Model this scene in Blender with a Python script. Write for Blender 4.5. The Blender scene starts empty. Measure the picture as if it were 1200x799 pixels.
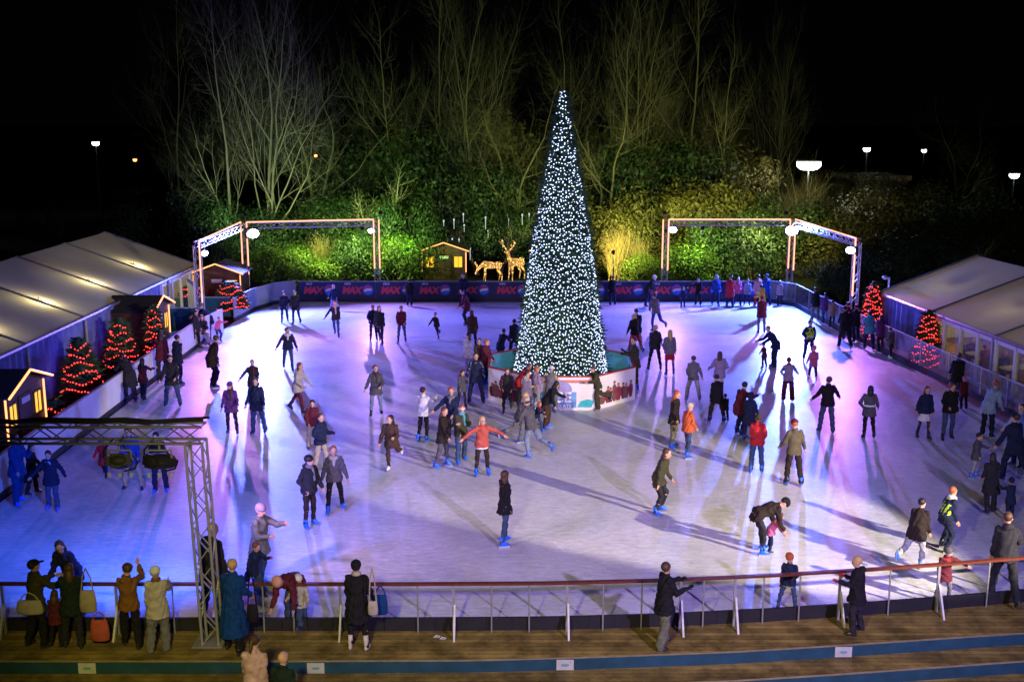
import bpy, math, random
import numpy as np
from mathutils import Vector, Matrix
random.seed(7)
R = math.radians
scene = bpy.context.scene
COL = scene.collection
# ---------------------------------------------------------------- camera
CAM_H, PITCH, F = 9.5, R(11.31), 1300.0
cam_d = bpy.data.cameras.new('camera'); cam = bpy.data.objects.new('camera', cam_d)
COL.objects.link(cam); scene.camera = cam
cam.location = (0, 0, CAM_H); cam.rotation_euler = (R(90) - PITCH, 0, 0)
cam_d.lens = F / 1200 * 36; cam_d.sensor_width = 36; cam_d.clip_end = 2000

def gnd(px, py, z=0.0):
    """ground point seen at a position of the survey photograph (used as a surveying aid)"""
    a = PITCH + math.atan((py - 399.5) / F)
    d = (CAM_H - z) / math.tan(a)
    zc = d * math.cos(PITCH) + (CAM_H - z) * math.sin(PITCH)
    return Vector(((px - 600) * zc / F, d, z))
def at_depth(px, py, d):
    a = PITCH + math.atan((py - 399.5) / F)
    z = CAM_H - d * math.tan(a)
    zc = d * math.cos(PITCH) + (CAM_H - z) * math.sin(PITCH)
    return Vector(((px - 600) * zc / F, d, z))

# ---------------------------------------------------------------- materials
MATS = {}
def _new(name):
    m = bpy.data.materials.new(name); m.use_nodes = True
    nt = m.node_tree; b = nt.nodes['Principled BSDF']
    return m, nt, b
def mat(name, col, rough=0.7, metal=0.0, noise=0.12, scale=8.0, bump=0.0, spec=0.3, sheen=0.0):
    if name in MATS: return MATS[name]
    m, nt, b = _new(name)
    b.inputs['Roughness'].default_value = rough; b.inputs['Metallic'].default_value = metal
    b.inputs['Specular IOR Level'].default_value = spec
    if sheen: b.inputs['Sheen Weight'].default_value = sheen
    if noise:
        tc = nt.nodes.new('ShaderNodeTexCoord'); n = nt.nodes.new('ShaderNodeTexNoise')
        n.inputs['Scale'].default_value = scale; n.inputs['Detail'].default_value = 5
        mx = nt.nodes.new('ShaderNodeMixRGB')
        mx.inputs[1].default_value = tuple(c * (1 - noise * 2) for c in col[:3]) + (1,)
        mx.inputs[2].default_value = tuple(min(1, c * (1 + noise * 2)) for c in col[:3]) + (1,)
        nt.links.new(tc.outputs['Object'], n.inputs['Vector'])
        nt.links.new(n.outputs['Fac'], mx.inputs[0]); nt.links.new(mx.outputs[0], b.inputs['Base Color'])
        if bump:
            bp = nt.nodes.new('ShaderNodeBump'); bp.inputs['Strength'].default_value = bump
            nt.links.new(n.outputs['Fac'], bp.inputs['Height']); nt.links.new(bp.outputs[0], b.inputs['Normal'])
    else:
        b.inputs['Base Color'].default_value = tuple(col[:3]) + (1,)
    MATS[name] = m; return m
def emit(name, col, strength, sample=False):
    if name in MATS: return MATS[name]
    m, nt, b = _new(name)
    b.inputs['Base Color'].default_value = (0.02, 0.02, 0.02, 1)
    b.inputs['Emission Color'].default_value = tuple(col) + (1,)
    b.inputs['Emission Strength'].default_value = strength
    m.cycles.emission_sampling = 'FRONT_BACK' if sample else 'NONE'
    MATS[name] = m; return m
def glass(name, tint=(0.8, 0.85, 0.9), haze=0.12, gloss=0.10):
    if name in MATS: return MATS[name]
    m = bpy.data.materials.new(name); m.use_nodes = True; nt = m.node_tree; nt.nodes.clear()
    o = nt.nodes.new('ShaderNodeOutputMaterial'); t = nt.nodes.new('ShaderNodeBsdfTransparent')
    t.inputs[0].default_value = tuple(tint) + (1,)
    g = nt.nodes.new('ShaderNodeBsdfGlossy'); g.inputs['Roughness'].default_value = 0.12
    d = nt.nodes.new('ShaderNodeBsdfDiffuse'); d.inputs[0].default_value = (0.6, 0.6, 0.6, 1)
    tc = nt.nodes.new('ShaderNodeTexCoord'); n = nt.nodes.new('ShaderNodeTexNoise'); n.inputs['Scale'].default_value = 3
    mr = nt.nodes.new('ShaderNodeMapRange'); mr.inputs['To Min'].default_value = haze * 0.4; mr.inputs['To Max'].default_value = haze * 1.8
    m1 = nt.nodes.new('ShaderNodeMixShader'); m2 = nt.nodes.new('ShaderNodeMixShader'); m2.inputs[0].default_value = gloss
    L = nt.links
    L.new(tc.outputs['Object'], n.inputs['Vector']); L.new(n.outputs['Fac'], mr.inputs['Value']); L.new(mr.outputs[0], m1.inputs[0])
    L.new(t.outputs[0], m1.inputs[1]); L.new(d.outputs[0], m1.inputs[2])
    L.new(m1.outputs[0], m2.inputs[1]); L.new(g.outputs[0], m2.inputs[2]); L.new(m2.outputs[0], o.inputs[0])
    MATS[name] = m; return m

# ---------------------------------------------------------------- mesh collector
class MB:
    def __init__(s): s.v = []; s.f = []; s.m = []; s.cur = 0
    def add(s, vs, fs):
        o = len(s.v); s.v.extend([tuple(p) for p in vs]); s.f.extend([tuple(i + o for i in f) for f in fs]); s.m.extend([s.cur] * len(fs))
    def box(s, c, size, rz=0.0, rot=None):
        hx, hy, hz = size[0] / 2, size[1] / 2, size[2] / 2
        M = rot if rot is not None else Matrix.Rotation(rz, 3, 'Z'); c = Vector(c)
        vs = [c + M @ Vector((x * hx, y * hy, z * hz)) for x in (-1, 1) for y in (-1, 1) for z in (-1, 1)]
        s.add(vs, [(0, 1, 3, 2), (4, 6, 7, 5), (0, 4, 5, 1), (2, 3, 7, 6), (0, 2, 6, 4), (1, 5, 7, 3)]); return s
    def cyl(s, a, b, ra, rb=None, n=8, caps=True):
        a = Vector(a); b = Vector(b); rb = ra if rb is None else rb
        d = (b - a); 
        if d.length < 1e-6: return s
        d.normalize(); u = d.orthogonal().normalized(); w = d.cross(u)
        vs = []
        for (c, r) in ((a, ra), (b, rb)):
            for i in range(n):
                t = 2 * math.pi * i / n; vs.append(c + (u * math.cos(t) + w * math.sin(t)) * r)
        fs = [(i, (i + 1) % n, n + (i + 1) % n, n + i) for i in range(n)]
        if caps: fs += [tuple(range(n))[::-1], tuple(range(n, 2 * n))]
        s.add(vs, fs); return s
    def tube(s, pts, r, n=6):
        for i in range(len(pts) - 1): s.cyl(pts[i], pts[i + 1], r, r, n)
        return s
    def ell(s, c, r, rot=None, nu=12, nv=8):
        c = Vector(c); M = rot if rot is not None else Matrix.Identity(3)
        vs = [c + M @ Vector((0, 0, r[2]))]
        for j in range(1, nv):
            ph = math.pi * j / nv
            for i in range(nu):
                th = 2 * math.pi * i / nu
                vs.append(c + M @ Vector((r[0] * math.sin(ph) * math.cos(th), r[1] * math.sin(ph) * math.sin(th), r[2] * math.cos(ph))))
        vs.append(c + M @ Vector((0, 0, -r[2])))
        fs = [(0, 1 + i, 1 + (i + 1) % nu) for i in range(nu)]
        for j in range(nv - 2):
            for i in range(nu):
                a = 1 + j * nu + i; b = 1 + j * nu + (i + 1) % nu
                fs.append((a, a + nu, b + nu, b))
        last = len(vs) - 1; o = 1 + (nv - 2) * nu
        fs += [(last, o + (i + 1) % nu, o + i) for i in range(nu)]
        s.add(vs, fs); return s
    def caps(s, a, b, ra, rb=None, n=10):
        rb = ra if rb is None else rb
        s.cyl(a, b, ra, rb, n); s.ell(a, (ra,) * 3, None, n, 6); s.ell(b, (rb,) * 3, None, n, 6); return s
    def loft(s, rings, n=16):
        """rings: (centre, u axis, v axis, ru, rv)"""
        vs = []
        for (c, u, v, ru, rv) in rings:
            for i in range(n):
                t = 2 * math.pi * i / n; vs.append(Vector(c) + Vector(u) * ru * math.cos(t) + Vector(v) * rv * math.sin(t))
        fs = []
        k = len(rings)
        for j in range(k - 1):
            for i in range(n):
                fs.append((j * n + i, j * n + (i + 1) % n, (j + 1) * n + (i + 1) % n, (j + 1) * n + i))
        fs += [tuple(range(n))[::-1], tuple(range((k - 1) * n, k * n))]
        s.add(vs, fs); return s
    def quad(s, a, b, c, d): s.add([a, b, c, d], [(0, 1, 2, 3)]); return s
    def mesh(s, name):
        me = bpy.data.meshes.new(name); me.from_pydata(s.v, [], s.f); me.update()
        if any(s.m): me.polygons.foreach_set('material_index', s.m)
        return me
    def build(s, name, mats, parent=None, smooth=False):
        me = s.mesh(name)
        for m in (mats if isinstance(mats, (list, tuple)) else [mats]): me.materials.append(m)
        if smooth: me.polygons.foreach_set('use_smooth', [True] * len(me.polygons))
        o = bpy.data.objects.new(name, me); COL.objects.link(o)
        if parent is not None: o.parent = parent
        return o
def tag(o, label=None, cat=None, group=None, kind=None):
    if label: o['label'] = label
    if cat: o['category'] = cat
    if group: o['group'] = group
    if kind: o['kind'] = kind
    return o
def empty(name, loc=(0, 0, 0), rz=0.0, label=None, cat=None, group=None):
    o = bpy.data.objects.new(name, None); COL.objects.link(o); o.location = loc; o.rotation_euler = (0, 0, rz)
    o.empty_display_size = 0.2
    return tag(o, label, cat, group)
def copy_tree(o, parent=None):
    c = o.copy(); COL.objects.link(c); c.parent = parent
    for ch in list(o.children): copy_tree(ch, c)
    return c
def text_mesh(txt, size, shear=0.0, bold=0.0, spacing=1.0):
    cu = bpy.data.curves.new('lettering', 'FONT'); cu.body = txt; cu.size = size; cu.align_x = 'CENTER'; cu.align_y = 'CENTER'
    cu.shear = shear; cu.offset = bold; cu.extrude = 0.004; cu.space_character = spacing; cu.resolution_u = 3
    o = bpy.data.objects.new('lettering', cu); COL.objects.link(o)
    bpy.context.view_layer.update()
    dg = bpy.context.evaluated_depsgraph_get()
    me = bpy.data.meshes.new_from_object(o.evaluated_get(dg)); bpy.data.objects.remove(o)
    return me
def text_obj(name, me, m, loc, rx, rz, parent):
    o = bpy.data.objects.new(name, me); COL.objects.link(o)
    if not me.materials: me.materials.append(m)
    o.rotation_euler = (rx, 0, rz); o.location = loc; o.parent = parent
    return o
# ---------------------------------------------------------------- people
PAL = dict(black=(.012, .012, .014), dark=(.025, .025, .03), navy=(.015, .022, .06), blue=(.02, .07, .30), jeans=(.05, .085, .17),
    pale_jeans=(.22, .28, .38), paleblue=(.35, .48, .68), teal=(.004, .05, .20), cyan=(.08, .42, .55), brown=(.07, .04, .025),
    darkbrown=(.03, .02, .015), tan=(.32, .22, .13), beige=(.42, .35, .25), cream=(.50, .45, .37), white=(.78, .78, .76),
    grey=(.18, .18, .19), midgrey=(.10, .10, .11), palegrey=(.40, .41, .43), olive=(.06, .06, .028), green=(.012, .028, .022), maroon=(.13, .018, .03),
    red=(.50, .025, .03), orange=(.62, .13, .04), coral=(.50, .10, .07), pink=(.65, .14, .28), palepink=(.62, .40, .40), purple=(.12, .035, .16),
    lilac=(.34, .27, .40), mustard=(.22, .095, .02), yellow=(.75, .60, .04), hivis=(.55, .85, .05), bronze=(.13, .11, .06), peach=(.75, .38, .28),
    khaki=(.17, .17, .11), skateblue=(.01, .13, .72), skatewhite=(.7, .72, .75), blonde=(.45, .29, .10), ginger=(.32, .09, .025), auburn=(.13, .04, .02),
    hairbrown=(.06, .03, .015), hairblack=(.012, .01, .01), hairgrey=(.35, .33, .30))
def cloth(c): return mat('fabric_' + c, tuple(v * .72 for v in PAL[c]), 0.85, 0, 0.24, 9, 0.6, 0.2, 0.0)
def hairm(c): return mat('hair_' + c, PAL[c], 0.55, 0, 0.25, 30, 0.3, 0.4)
SKIN = mat('skin', (.52, .30, .21), 0.55, 0, 0.06, 9, 0, 0.35)
EYE = mat('eye', (.02, .015, .012), 0.3, 0, 0); LIP = mat('lip', (.35, .10, .09), 0.5, 0, 0)
STEEL = mat('blade_steel', (.55, .57, .6), 0.3, 0.9, 0.05)
POSES = {  # (hip flex, knee, spread) x2, lean, extra
 'stand': ((3, 4, 5), (1, 3, 5), 3), 'wide': ((4, 6, 13), (2, 5, 13), 4), 'stride': ((24, 12, 4), (-22, 14, 5), 10),
 'stride2': ((-20, 14, 5), (22, 12, 4), 10), 'kick': ((14, 22, 2), (-30, 38, 6), 16), 'kick2': ((-30, 38, 6), (14, 22, 2), 16),
 'glide': ((28, 36, 6), (22, 32, 7), 18), 'bend': ((26, 16, 7), (20, 14, 7), 72), 'lean': ((12, 8, 6), (6, 8, 6), 34),
 'sit': ((88, 88, 8), (86, 86, 8), 8), 'crouch': ((70, 85, 12), (60, 80, 12), 30)}
ARMS = {'d': (5, 3, 14), 'o': (36, 4, 14), 'O': (64, 6, 10), 'f': (8, 18, 80), 'h': (18, 8, 22), 'p': (16, 72, 88), 'r': (14, 48, 30),
        'k': (20, -12, 50), 'R': (12, 75, 10), 's': (80, 20, 5), 'c': (6, 18, 100)}
PENDING = []
def person(x, ytop, yfoot, face, pose, arms, top, toplen, legs, legk, head, hcol, label, feet='skateblue', hat=None, extras=(), group=None,
           z0=0.0, cat='person', smin=0.5, smax=1.14, look=0, turn=0, glove=None, loc=None, scale=None):
    h0, h1, lean = POSES[pose]
    rq = random.Random(len(label) * 31 + int(x * 7) + int(yfoot))
    dv = rq.uniform(-11, 11) if pose == 'stand' else rq.uniform(-3, 3); h0 = (h0[0] + dv, h0[1] + rq.uniform(0, 12), h0[2] + rq.uniform(-2, 3)); h1 = (h1[0] - dv * .7, h1[1] + rq.uniform(0, 12), h1[2] + rq.uniform(-2, 3)); lean += rq.uniform(-1.5, 4); turn = turn or rq.uniform(-32, 32); look = look or rq.uniform(-4, 22)
    skates = feet.startswith('skate') or feet == 'blackskate'
    sole = 0.045 if skates else 0.0
    kid = False
    base = loc if loc is not None else gnd(x, yfoot, z0)
    ztop = at_depth(x, ytop, base.y).z - z0 if scale is None else None
    if ztop is not None and ztop < 1.38 and pose not in ('bend', 'lean', 'glide', 'sit', 'crouch'): kid = True
    if scale is not None and scale < .78: kid = True
    hs = 1.26 if kid else 1.07
    front = math.cos(R(face)) > -0.01
    a_by_side = {1: arms[1] if front else arms[0], -1: arms[0] if front else arms[1]}
    # ---- skeleton, local: front is -Y, up is Z
    J = {}
    hips = {1: h0, -1: h1}
    ank = {}
    for s in (1, -1):
        hf, kn, ab = hips[s]
        hp = Vector((s * .09, 0, 0))
        td = Vector((s * math.sin(R(ab)), -math.sin(R(hf)) * math.cos(R(ab)), -math.cos(R(hf)) * math.cos(R(ab))))
        sd_a = hf - kn
        sd = Vector((s * math.sin(R(ab * .6)), -math.sin(R(sd_a)) * math.cos(R(ab)), -math.cos(R(sd_a)) * math.cos(R(ab))))
        k = hp + td * .43; a = k + sd * .41
        J[s] = [hp, k, a, sd]; ank[s] = a
    if pose == 'sit': low = min(ank[1].z, ank[-1].z)
    low = min(ank[1].z, ank[-1].z); pz = .085 + sole - low
    gf = [s for s in (1, -1) if ank[s].z - low < .05]
    ctr = sum((ank[s] for s in gf), Vector()) / len(gf)
    off = Vector((-ctr.x, -ctr.y, pz))
    for s in (1, -1): J[s][0] += off; J[s][1] += off; J[s][2] += off
    pel = off.copy()
    sp = Vector((0, -math.sin(R(lean)), math.cos(R(lean)))); fw = Vector((0, -math.cos(R(lean)), -math.sin(R(lean)))); X = Vector((1, 0, 0))
    sh = pel + sp * .50
    hl = lean * .45 + look
    hu = Vector((0, -math.sin(R(hl)), math.cos(R(hl))))
    neck = sh + sp * .045; hc = neck + hu * (.128 + .02 * (hs - 1) * 5)
    if lean > 60: hu = sp.copy(); hc = neck + sp * .13
    HM = Matrix.Rotation(R(turn), 3, 'Z') @ Matrix.Rotation(R(-0), 3, 'X')
    hf_ = Vector((0, -hu.z, hu.y)); hf_ = hf_.normalized()
    Hrot = Matrix((X, -hf_, hu)).transposed()   # columns: x, back(+y), up
    Hrot = Hrot @ Matrix.Rotation(R(turn), 3, 'Z')
    Hp = lambda x_, y_, z_: hc + Hrot @ (Vector((x_, y_, z_)) * hs)
    arm = {}
    for s in (1, -1):
        ab, fl, el = ARMS[a_by_side[s]]
        ab += rq.uniform(-5, 6); fl += rq.uniform(-14, 14); el += rq.uniform(-8, 30)
        S = sh + X * s * .152 - sp * .03
        ud = Vector((s * math.sin(R(ab)), -math.sin(R(fl)) * math.cos(R(ab)), -math.cos(R(fl)) * math.cos(R(ab))))
        g = fl + el; ab2 = ab * (.8 if el < 40 else -.9)
        if a_by_side[s] == 'c': ab2 = -40
        fd = Vector((s * math.sin(R(ab2)), -math.sin(R(g)) * math.cos(R(ab2)), -math.cos(R(g)) * math.cos(R(ab2))))
        E = S + ud * .28; W = E + fd * .24
        arm[s] = (S, E, W, fd)
    B = MB()
    # body: one surface
    B.loft([(pel - sp * .07, X, fw, .10, .08), (pel, X, fw, .145, .10), (pel + sp * .15, X, fw, .125, .09), (pel + sp * .33, X, fw, .14, .10),
            (sh - sp * .05, X, fw, .14, .085), (sh + sp * .01, X, fw, .07, .055)], 12)
    B.caps(sh - sp * .02, hc - hu * .06, .056, .052, 8)
    B.ell(Hp(0, .008, .022), (.076 * hs, .096 * hs, .092 * hs), Hrot, 12, 8)
    B.ell(Hp(0, -.022, -.048), (.055 * hs, .066 * hs, .066 * hs), Hrot, 10, 7)
    B.ell(Hp(0, -.098, -.010), (.012, .020, .024), Hrot, 6, 5)
    for s in (1, -1):
        B.ell(Hp(s * .080, .008, -.005), (.014, .020, .032), Hrot, 6, 5)
        S, E, W, fd = arm[s]
        B.caps(S, E, .048, .040, 8); B.caps(E, W, .040, .028, 8)
        B.ell(W + fd * .05, (.038, .038, .052), fd.to_track_quat('Z', 'X').to_matrix() @ Matrix.Diagonal((1, .62, 1)), 8, 6)
        hp, k, a, sd = J[s]
        B.caps(hp, k, .078, .055, 8); B.caps(k, a, .056, .038, 8)
    me = B.mesh('body')
    root = empty('person', base, R(face), label, cat, group)
    body = bpy.data.objects.new('body', me); COL.objects.link(body); body.parent = root
    zmax = max((hc + Vector((0, 0, .12 * hs))).z, sh.z + .05)
    if hat: zmax += .025
    s_ = (ztop / zmax) if scale is None else scale
    s_ = max(smin, min(smax, s_)); root.scale = (s_, s_, s_)
    eyes = [Hp(.033, -.088, .012), Hp(-.033, -.088, .012)]; mouth = Hp(0, -.086, -.052)
    fingers = MB()
    for s in (1, -1):
        S, E, W, fd = arm[s]
        q = fd.to_track_quat('Z', 'X').to_matrix(); u = q @ Vector((1, 0, 0)); w = q @ Vector((0, 1, 0))
        for i in range(4):
            o = W + fd * .082 + u * (i - 1.5) * .019; L = (.034, .040, .037, .028)[i]
            m_ = o + fd * L * .9 + w * .006; e_ = m_ + fd * L * .8 + w * .018
            fingers.cyl(o - fd * .02, m_, .0095, .0088, 5); fingers.cyl(m_, e_, .0088, .007, 5)
        o = W + fd * .035 - u * .03; fingers.cyl(o, o - u * .022 + fd * .03, .011, .010, 5); fingers.cyl(o - u * .022 + fd * .03, o - u * .022 + fd * .058 + w * .01, .010, .008, 5)
    PENDING.append(('body', body, .021 if s_ > .8 else .02, dict(eyes=eyes, mouth=mouth, hands=[arm[1][2] + arm[1][3] * .06, arm[-1][2] + arm[-1][3] * .06], fingers=fingers, glove=glove, fwd=-(Hrot @ Vector((0, 1, 0))))))
    def part(mb, name, m, vox=.022, label=None, parent=root):
        me = mb.mesh(name); me.materials.append(m); o = bpy.data.objects.new(name, me); COL.objects.link(o); o.parent = parent
        if label: o['label'] = label
        if vox: PENDING.append(('part', o, vox, None))
        else: me.polygons.foreach_set('use_smooth', [True] * len(me.polygons))
        return o
    # jacket / top
    hang = {'crop': .02, 'short': .10, 'hip': .20, 'coat': .36, 'long': .58}[toplen]
    slim = 1.02 if 'slim' in extras else (1.24 if 'bulky' in extras else 1.12 + rq.uniform(-.03, .05))
    T = MB()
    mid = (J[1][1] + J[-1][1]) / 2; dn = (mid - pel); dn.normalize()
    if lean > 60: dn = (dn + Vector((0, 0, 0))).normalized()
    back = Vector((0, 1, 0)); fl_ = 1.0 + hang * .55
    rings = [(pel + dn * hang, X, dn.cross(X), .188 * slim * fl_, (.148 + hang * .10) * slim * fl_), (pel + dn * hang * .5, X, dn.cross(X), .187 * slim * (1 + hang * .25), (.148 + hang * .07) * slim),
             (pel + sp * .02, X, fw, .182 * slim, .142 * slim), (pel + sp * .18, X, fw, .150 * slim, .122 * slim), (pel + sp * .34, X, fw, .164 * slim, .134 * slim),
             (sh - sp * .06, X, fw, .158 * slim, .120 * slim), (sh + sp * .0, X, fw, .108, .088), (sh + sp * .04, X, fw, .074, .074), (sh + sp * .085, X, fw, .074, .078)]
    T.loft(rings, 16)
    for s in (1, -1):
        S, E, W, fd = arm[s]
        T.caps(S, E, .064 * slim, .055 * slim, 10); T.caps(E, W - fd * .01, .056 * slim, .043 * slim, 10)
    if 'hoodback' in extras or (not hat and toplen != 'long' and face > 90 and face < 270 and rq.random() < .45): T.ell(sh + sp * .03 - fw * .10, (.12, .06, .08), None, 10, 6)
    tj = part(T, 'jacket' if toplen in ('crop', 'short', 'hip') else 'coat', cloth(top) if top in PAL else MATS[top])
    # legs
    G = MB()
    if legk == 'skirt' or legk == 'shorts':
        G.loft([(pel + dn * .34, X, dn.cross(X), .21, .17), (pel + dn * .1, X, dn.cross(X), .165, .13), (pel + sp * .08, X, fw, .14, .11)], 14)
        part(G, 'skirt', cloth(legs)); G = MB(); lc = 'dark' if 'darktights' in extras else ('purple' if 'purpletights' in extras else legs); r0, r1, r2 = .078, .056, .044
        part_name = 'tights'
    else:
        lc = legs; part_name = 'trousers'
        r0, r1, r2 = {'slim': (.094, .068, .052), 'reg': (.106, .080, .070), 'wide': (.118, .098, .092)}[legk]
    G.loft([(pel - sp * .06, X, fw, .12, .10), (pel + sp * .0, X, fw, .150, .112), (pel + sp * .08, X, fw, .125, .10)], 12)
    for s in (1, -1):
        hp, k, a, sd = J[s]
        G.caps(hp + (k - hp) * .06, k, min(r0, .088), r1, 10); G.caps(hp + (k - hp) * .45, k, (r0 + r1) / 2, r1, 10); G.caps(k, a - sd * (.02 if r2 < .05 else -.015), r1, r2, 10)
    part(G, part_name, cloth(lc) if lc in PAL else MATS[lc])
    # feet
    fc = {'blackskate': 'black', 'shoe': 'dark', 'whiteboot': 'cream', 'skatenavy': 'navy'}.get(feet, feet)
    for s in (1, -1):
        hp, k, a, sd = J[s]; fb = MB()
        grounded = a.z - (.085 + sole) < .03
        up = Vector((s * -.05, 0, 1)).normalized() if grounded else (-sd).normalized()
        fdv = Vector((s * .18, -1, 0)).normalized()
        if not grounded: fdv = (up.cross(X) * 1).normalized(); fdv = fdv if fdv.y < 0 or abs(fdv.z) > .3 and fdv.z < 0 else -fdv
        sidev = up.cross(fdv).normalized()
        bot = a - up * .085
        rings = [(bot - fdv * .075 + up * .01, sidev, up, .03, .03)]
        hgt = .20 if feet == 'whiteboot' else (.115 if skates else .05)
        fb.loft([(bot + fdv * .045 + up * .004, sidev, fdv, .044, .125), (bot + fdv * .045 + up * .035, sidev, fdv, .047, .128), (bot + fdv * .03 + up * .065, sidev, fdv, .043, .095), (bot + up * .10, sidev, fdv, .046, .058),
                 (bot + up * (.085 + hgt), sidev, fdv, .056 if skates else .05, .066)], 10)
        bo = fb.build('ice_skate' if skates else 'boot', mat('boot_' + fc, PAL.get(fc, PAL['dark']), .38, 0, .08, 10, 0, .5), root, True)
        if skates:
            bb = MB(); rotm = Matrix((fdv, sidev, up)).transposed()
            bb.box(bot + fdv * .045 - up * .020, (.25, .014, .05), rot=rotm)
            bb.build('blade', STEEL, bo)
    # head
    Hm = MB()
    if head != 'bald':
        Hm.ell(Hp(0, .030, .038), (.088 * hs, .098 * hs, .092 * hs), Hrot, 12, 8)
        if head in ('long', 'mid', 'curly'):
            Lh = {'long': .20, 'mid': .10, 'curly': .15}[head]; wd = {'long': .078, 'mid': .085, 'curly': .11}[head]
            bk = .085 if lean < 60 else .06
            Hm.ell(Hp(0, .075, -.08 - Lh * .4), (wd * hs, .048 * hs, (Lh * .75 + .06) * hs), Hrot, 10, 8)
            for s in (1, -1): Hm.ell(Hp(s * .073, .03, -.06), (.026 * hs, .045 * hs, .095 * hs), Hrot, 8, 6)
        if head == 'tail': Hm.caps(Hp(0, .12, .03), Hp(0, .16, -.14), .034, .018, 8)
        if head == 'fluffy': Hm.ell(Hp(0, .02, .055), (.10 * hs, .11 * hs, .09 * hs), Hrot, 12, 8)
        part(Hm, 'hair', hairm(hcol), .016)
    if hat:
        kind, hc1 = hat; K = MB()
        if kind in ('beanie', 'bobble'):
            K.ell(Hp(0, .018, .055), (.094 * hs, .112 * hs, .092 * hs), Hrot, 14, 8)
            K.ell(Hp(0, .012, .038), (.099 * hs, .116 * hs, .028 * hs), Hrot, 14, 6)
            if kind == 'bobble': K.ell(Hp(0, .02, .165), (.034, .034, .034), Hrot, 8, 6)
            part(K, 'hat', cloth(hc1), .016)
        elif kind == 'hood':
            K.ell(Hp(0, .040, .010), (.110 * hs, .118 * hs, .130 * hs), Hrot, 14, 8); K.ell(Hp(0, .05, -.10), (.105, .09, .06), Hrot, 10, 6)
            part(K, 'hood', cloth(hc1), .018)
        elif kind == 'cap':
            K.ell(Hp(0, .015, .055), (.090 * hs, .106 * hs, .075 * hs), Hrot, 12, 8); K.ell(Hp(0, -.12, .045), (.07, .075, .012), Hrot, 10, 5)
            part(K, 'cap', cloth(hc1), .016)
        elif kind == 'band':
            K.ell(Hp(0, .010, .035), (.096 * hs, .114 * hs, .030 * hs), Hrot, 12, 6); part(K, 'headband', cloth(hc1), .016)
    for e in extras:
        if isinstance(e, tuple):
            k, c = e; K = MB()
            if k == 'scarf':
                K.loft([(sh + sp * .02, X, fw, .100, .095), (sh + sp * .06, X, fw, .100, .10), (sh + sp * .10, X, fw, .075, .08)], 12)
                K.caps(sh + fw * .10 + X * .03, sh + fw * .15 - sp * .26 + X * .04, .040, .036, 8)
                part(K, 'scarf', cloth(c), .02)
            elif k == 'collar':
                K.loft([(sh - sp * .02, X, fw, .135, .115), (sh + sp * .03, X, fw, .14, .125), (sh + sp * .08, X, fw, .10, .10)], 12)
                K.caps(sh + fw * .09 - sp * .02, sh + fw * .13 - sp * .13, .05, .04, 8)
                part(K, 'collar', cloth(c), .02)
            elif k == 'vest':
                K.loft([(pel + sp * .0, X, fw, .195, .152), (pel + sp * .18, X, fw, .182, .145), (pel + sp * .34, X, fw, .192, .152), (sh - sp * .06, X, fw, .150, .130), (sh + sp * .02, X, fw, .11, .10)], 16)
                v = part(K, 'vest', cloth(c), .02)
            elif k == 'stripe':
                K.loft([(pel + sp * .12, X, fw, .192, .152), (pel + sp * .17, X, fw, .192, .152)], 16); part(K, 'reflective_band', mat('reflective', (.7, .72, .72), .3, 0, 0), None)
            elif k == 'yoke':
                K.loft([(pel + sp * .34, X, fw, .170, .140), (sh - sp * .06, X, fw, .164, .126), (sh + sp * .004, X, fw, .110, .09)], 16); part(K, 'yoke', cloth(c), None)
            elif k == 'hemline':
                K.loft([(pel + dn * (hang - .01), X, dn.cross(X), .17 * fl_, .125 * fl_), (pel + dn * (hang + .05), X, dn.cross(X), .175 * fl_, .13 * fl_)], 16); part(K, 'shirt_hem', cloth(c), None)
            elif k == 'sleeves':
                for s in (1, -1):
                    K = MB(); S, E, W, fd = arm[s]; K.caps(S, E, .073, .059, 10); K.caps(E, W - fd * .008, .059, .046, 10); part(K, 'sleeve', cloth(c), .022)
    return root
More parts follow.
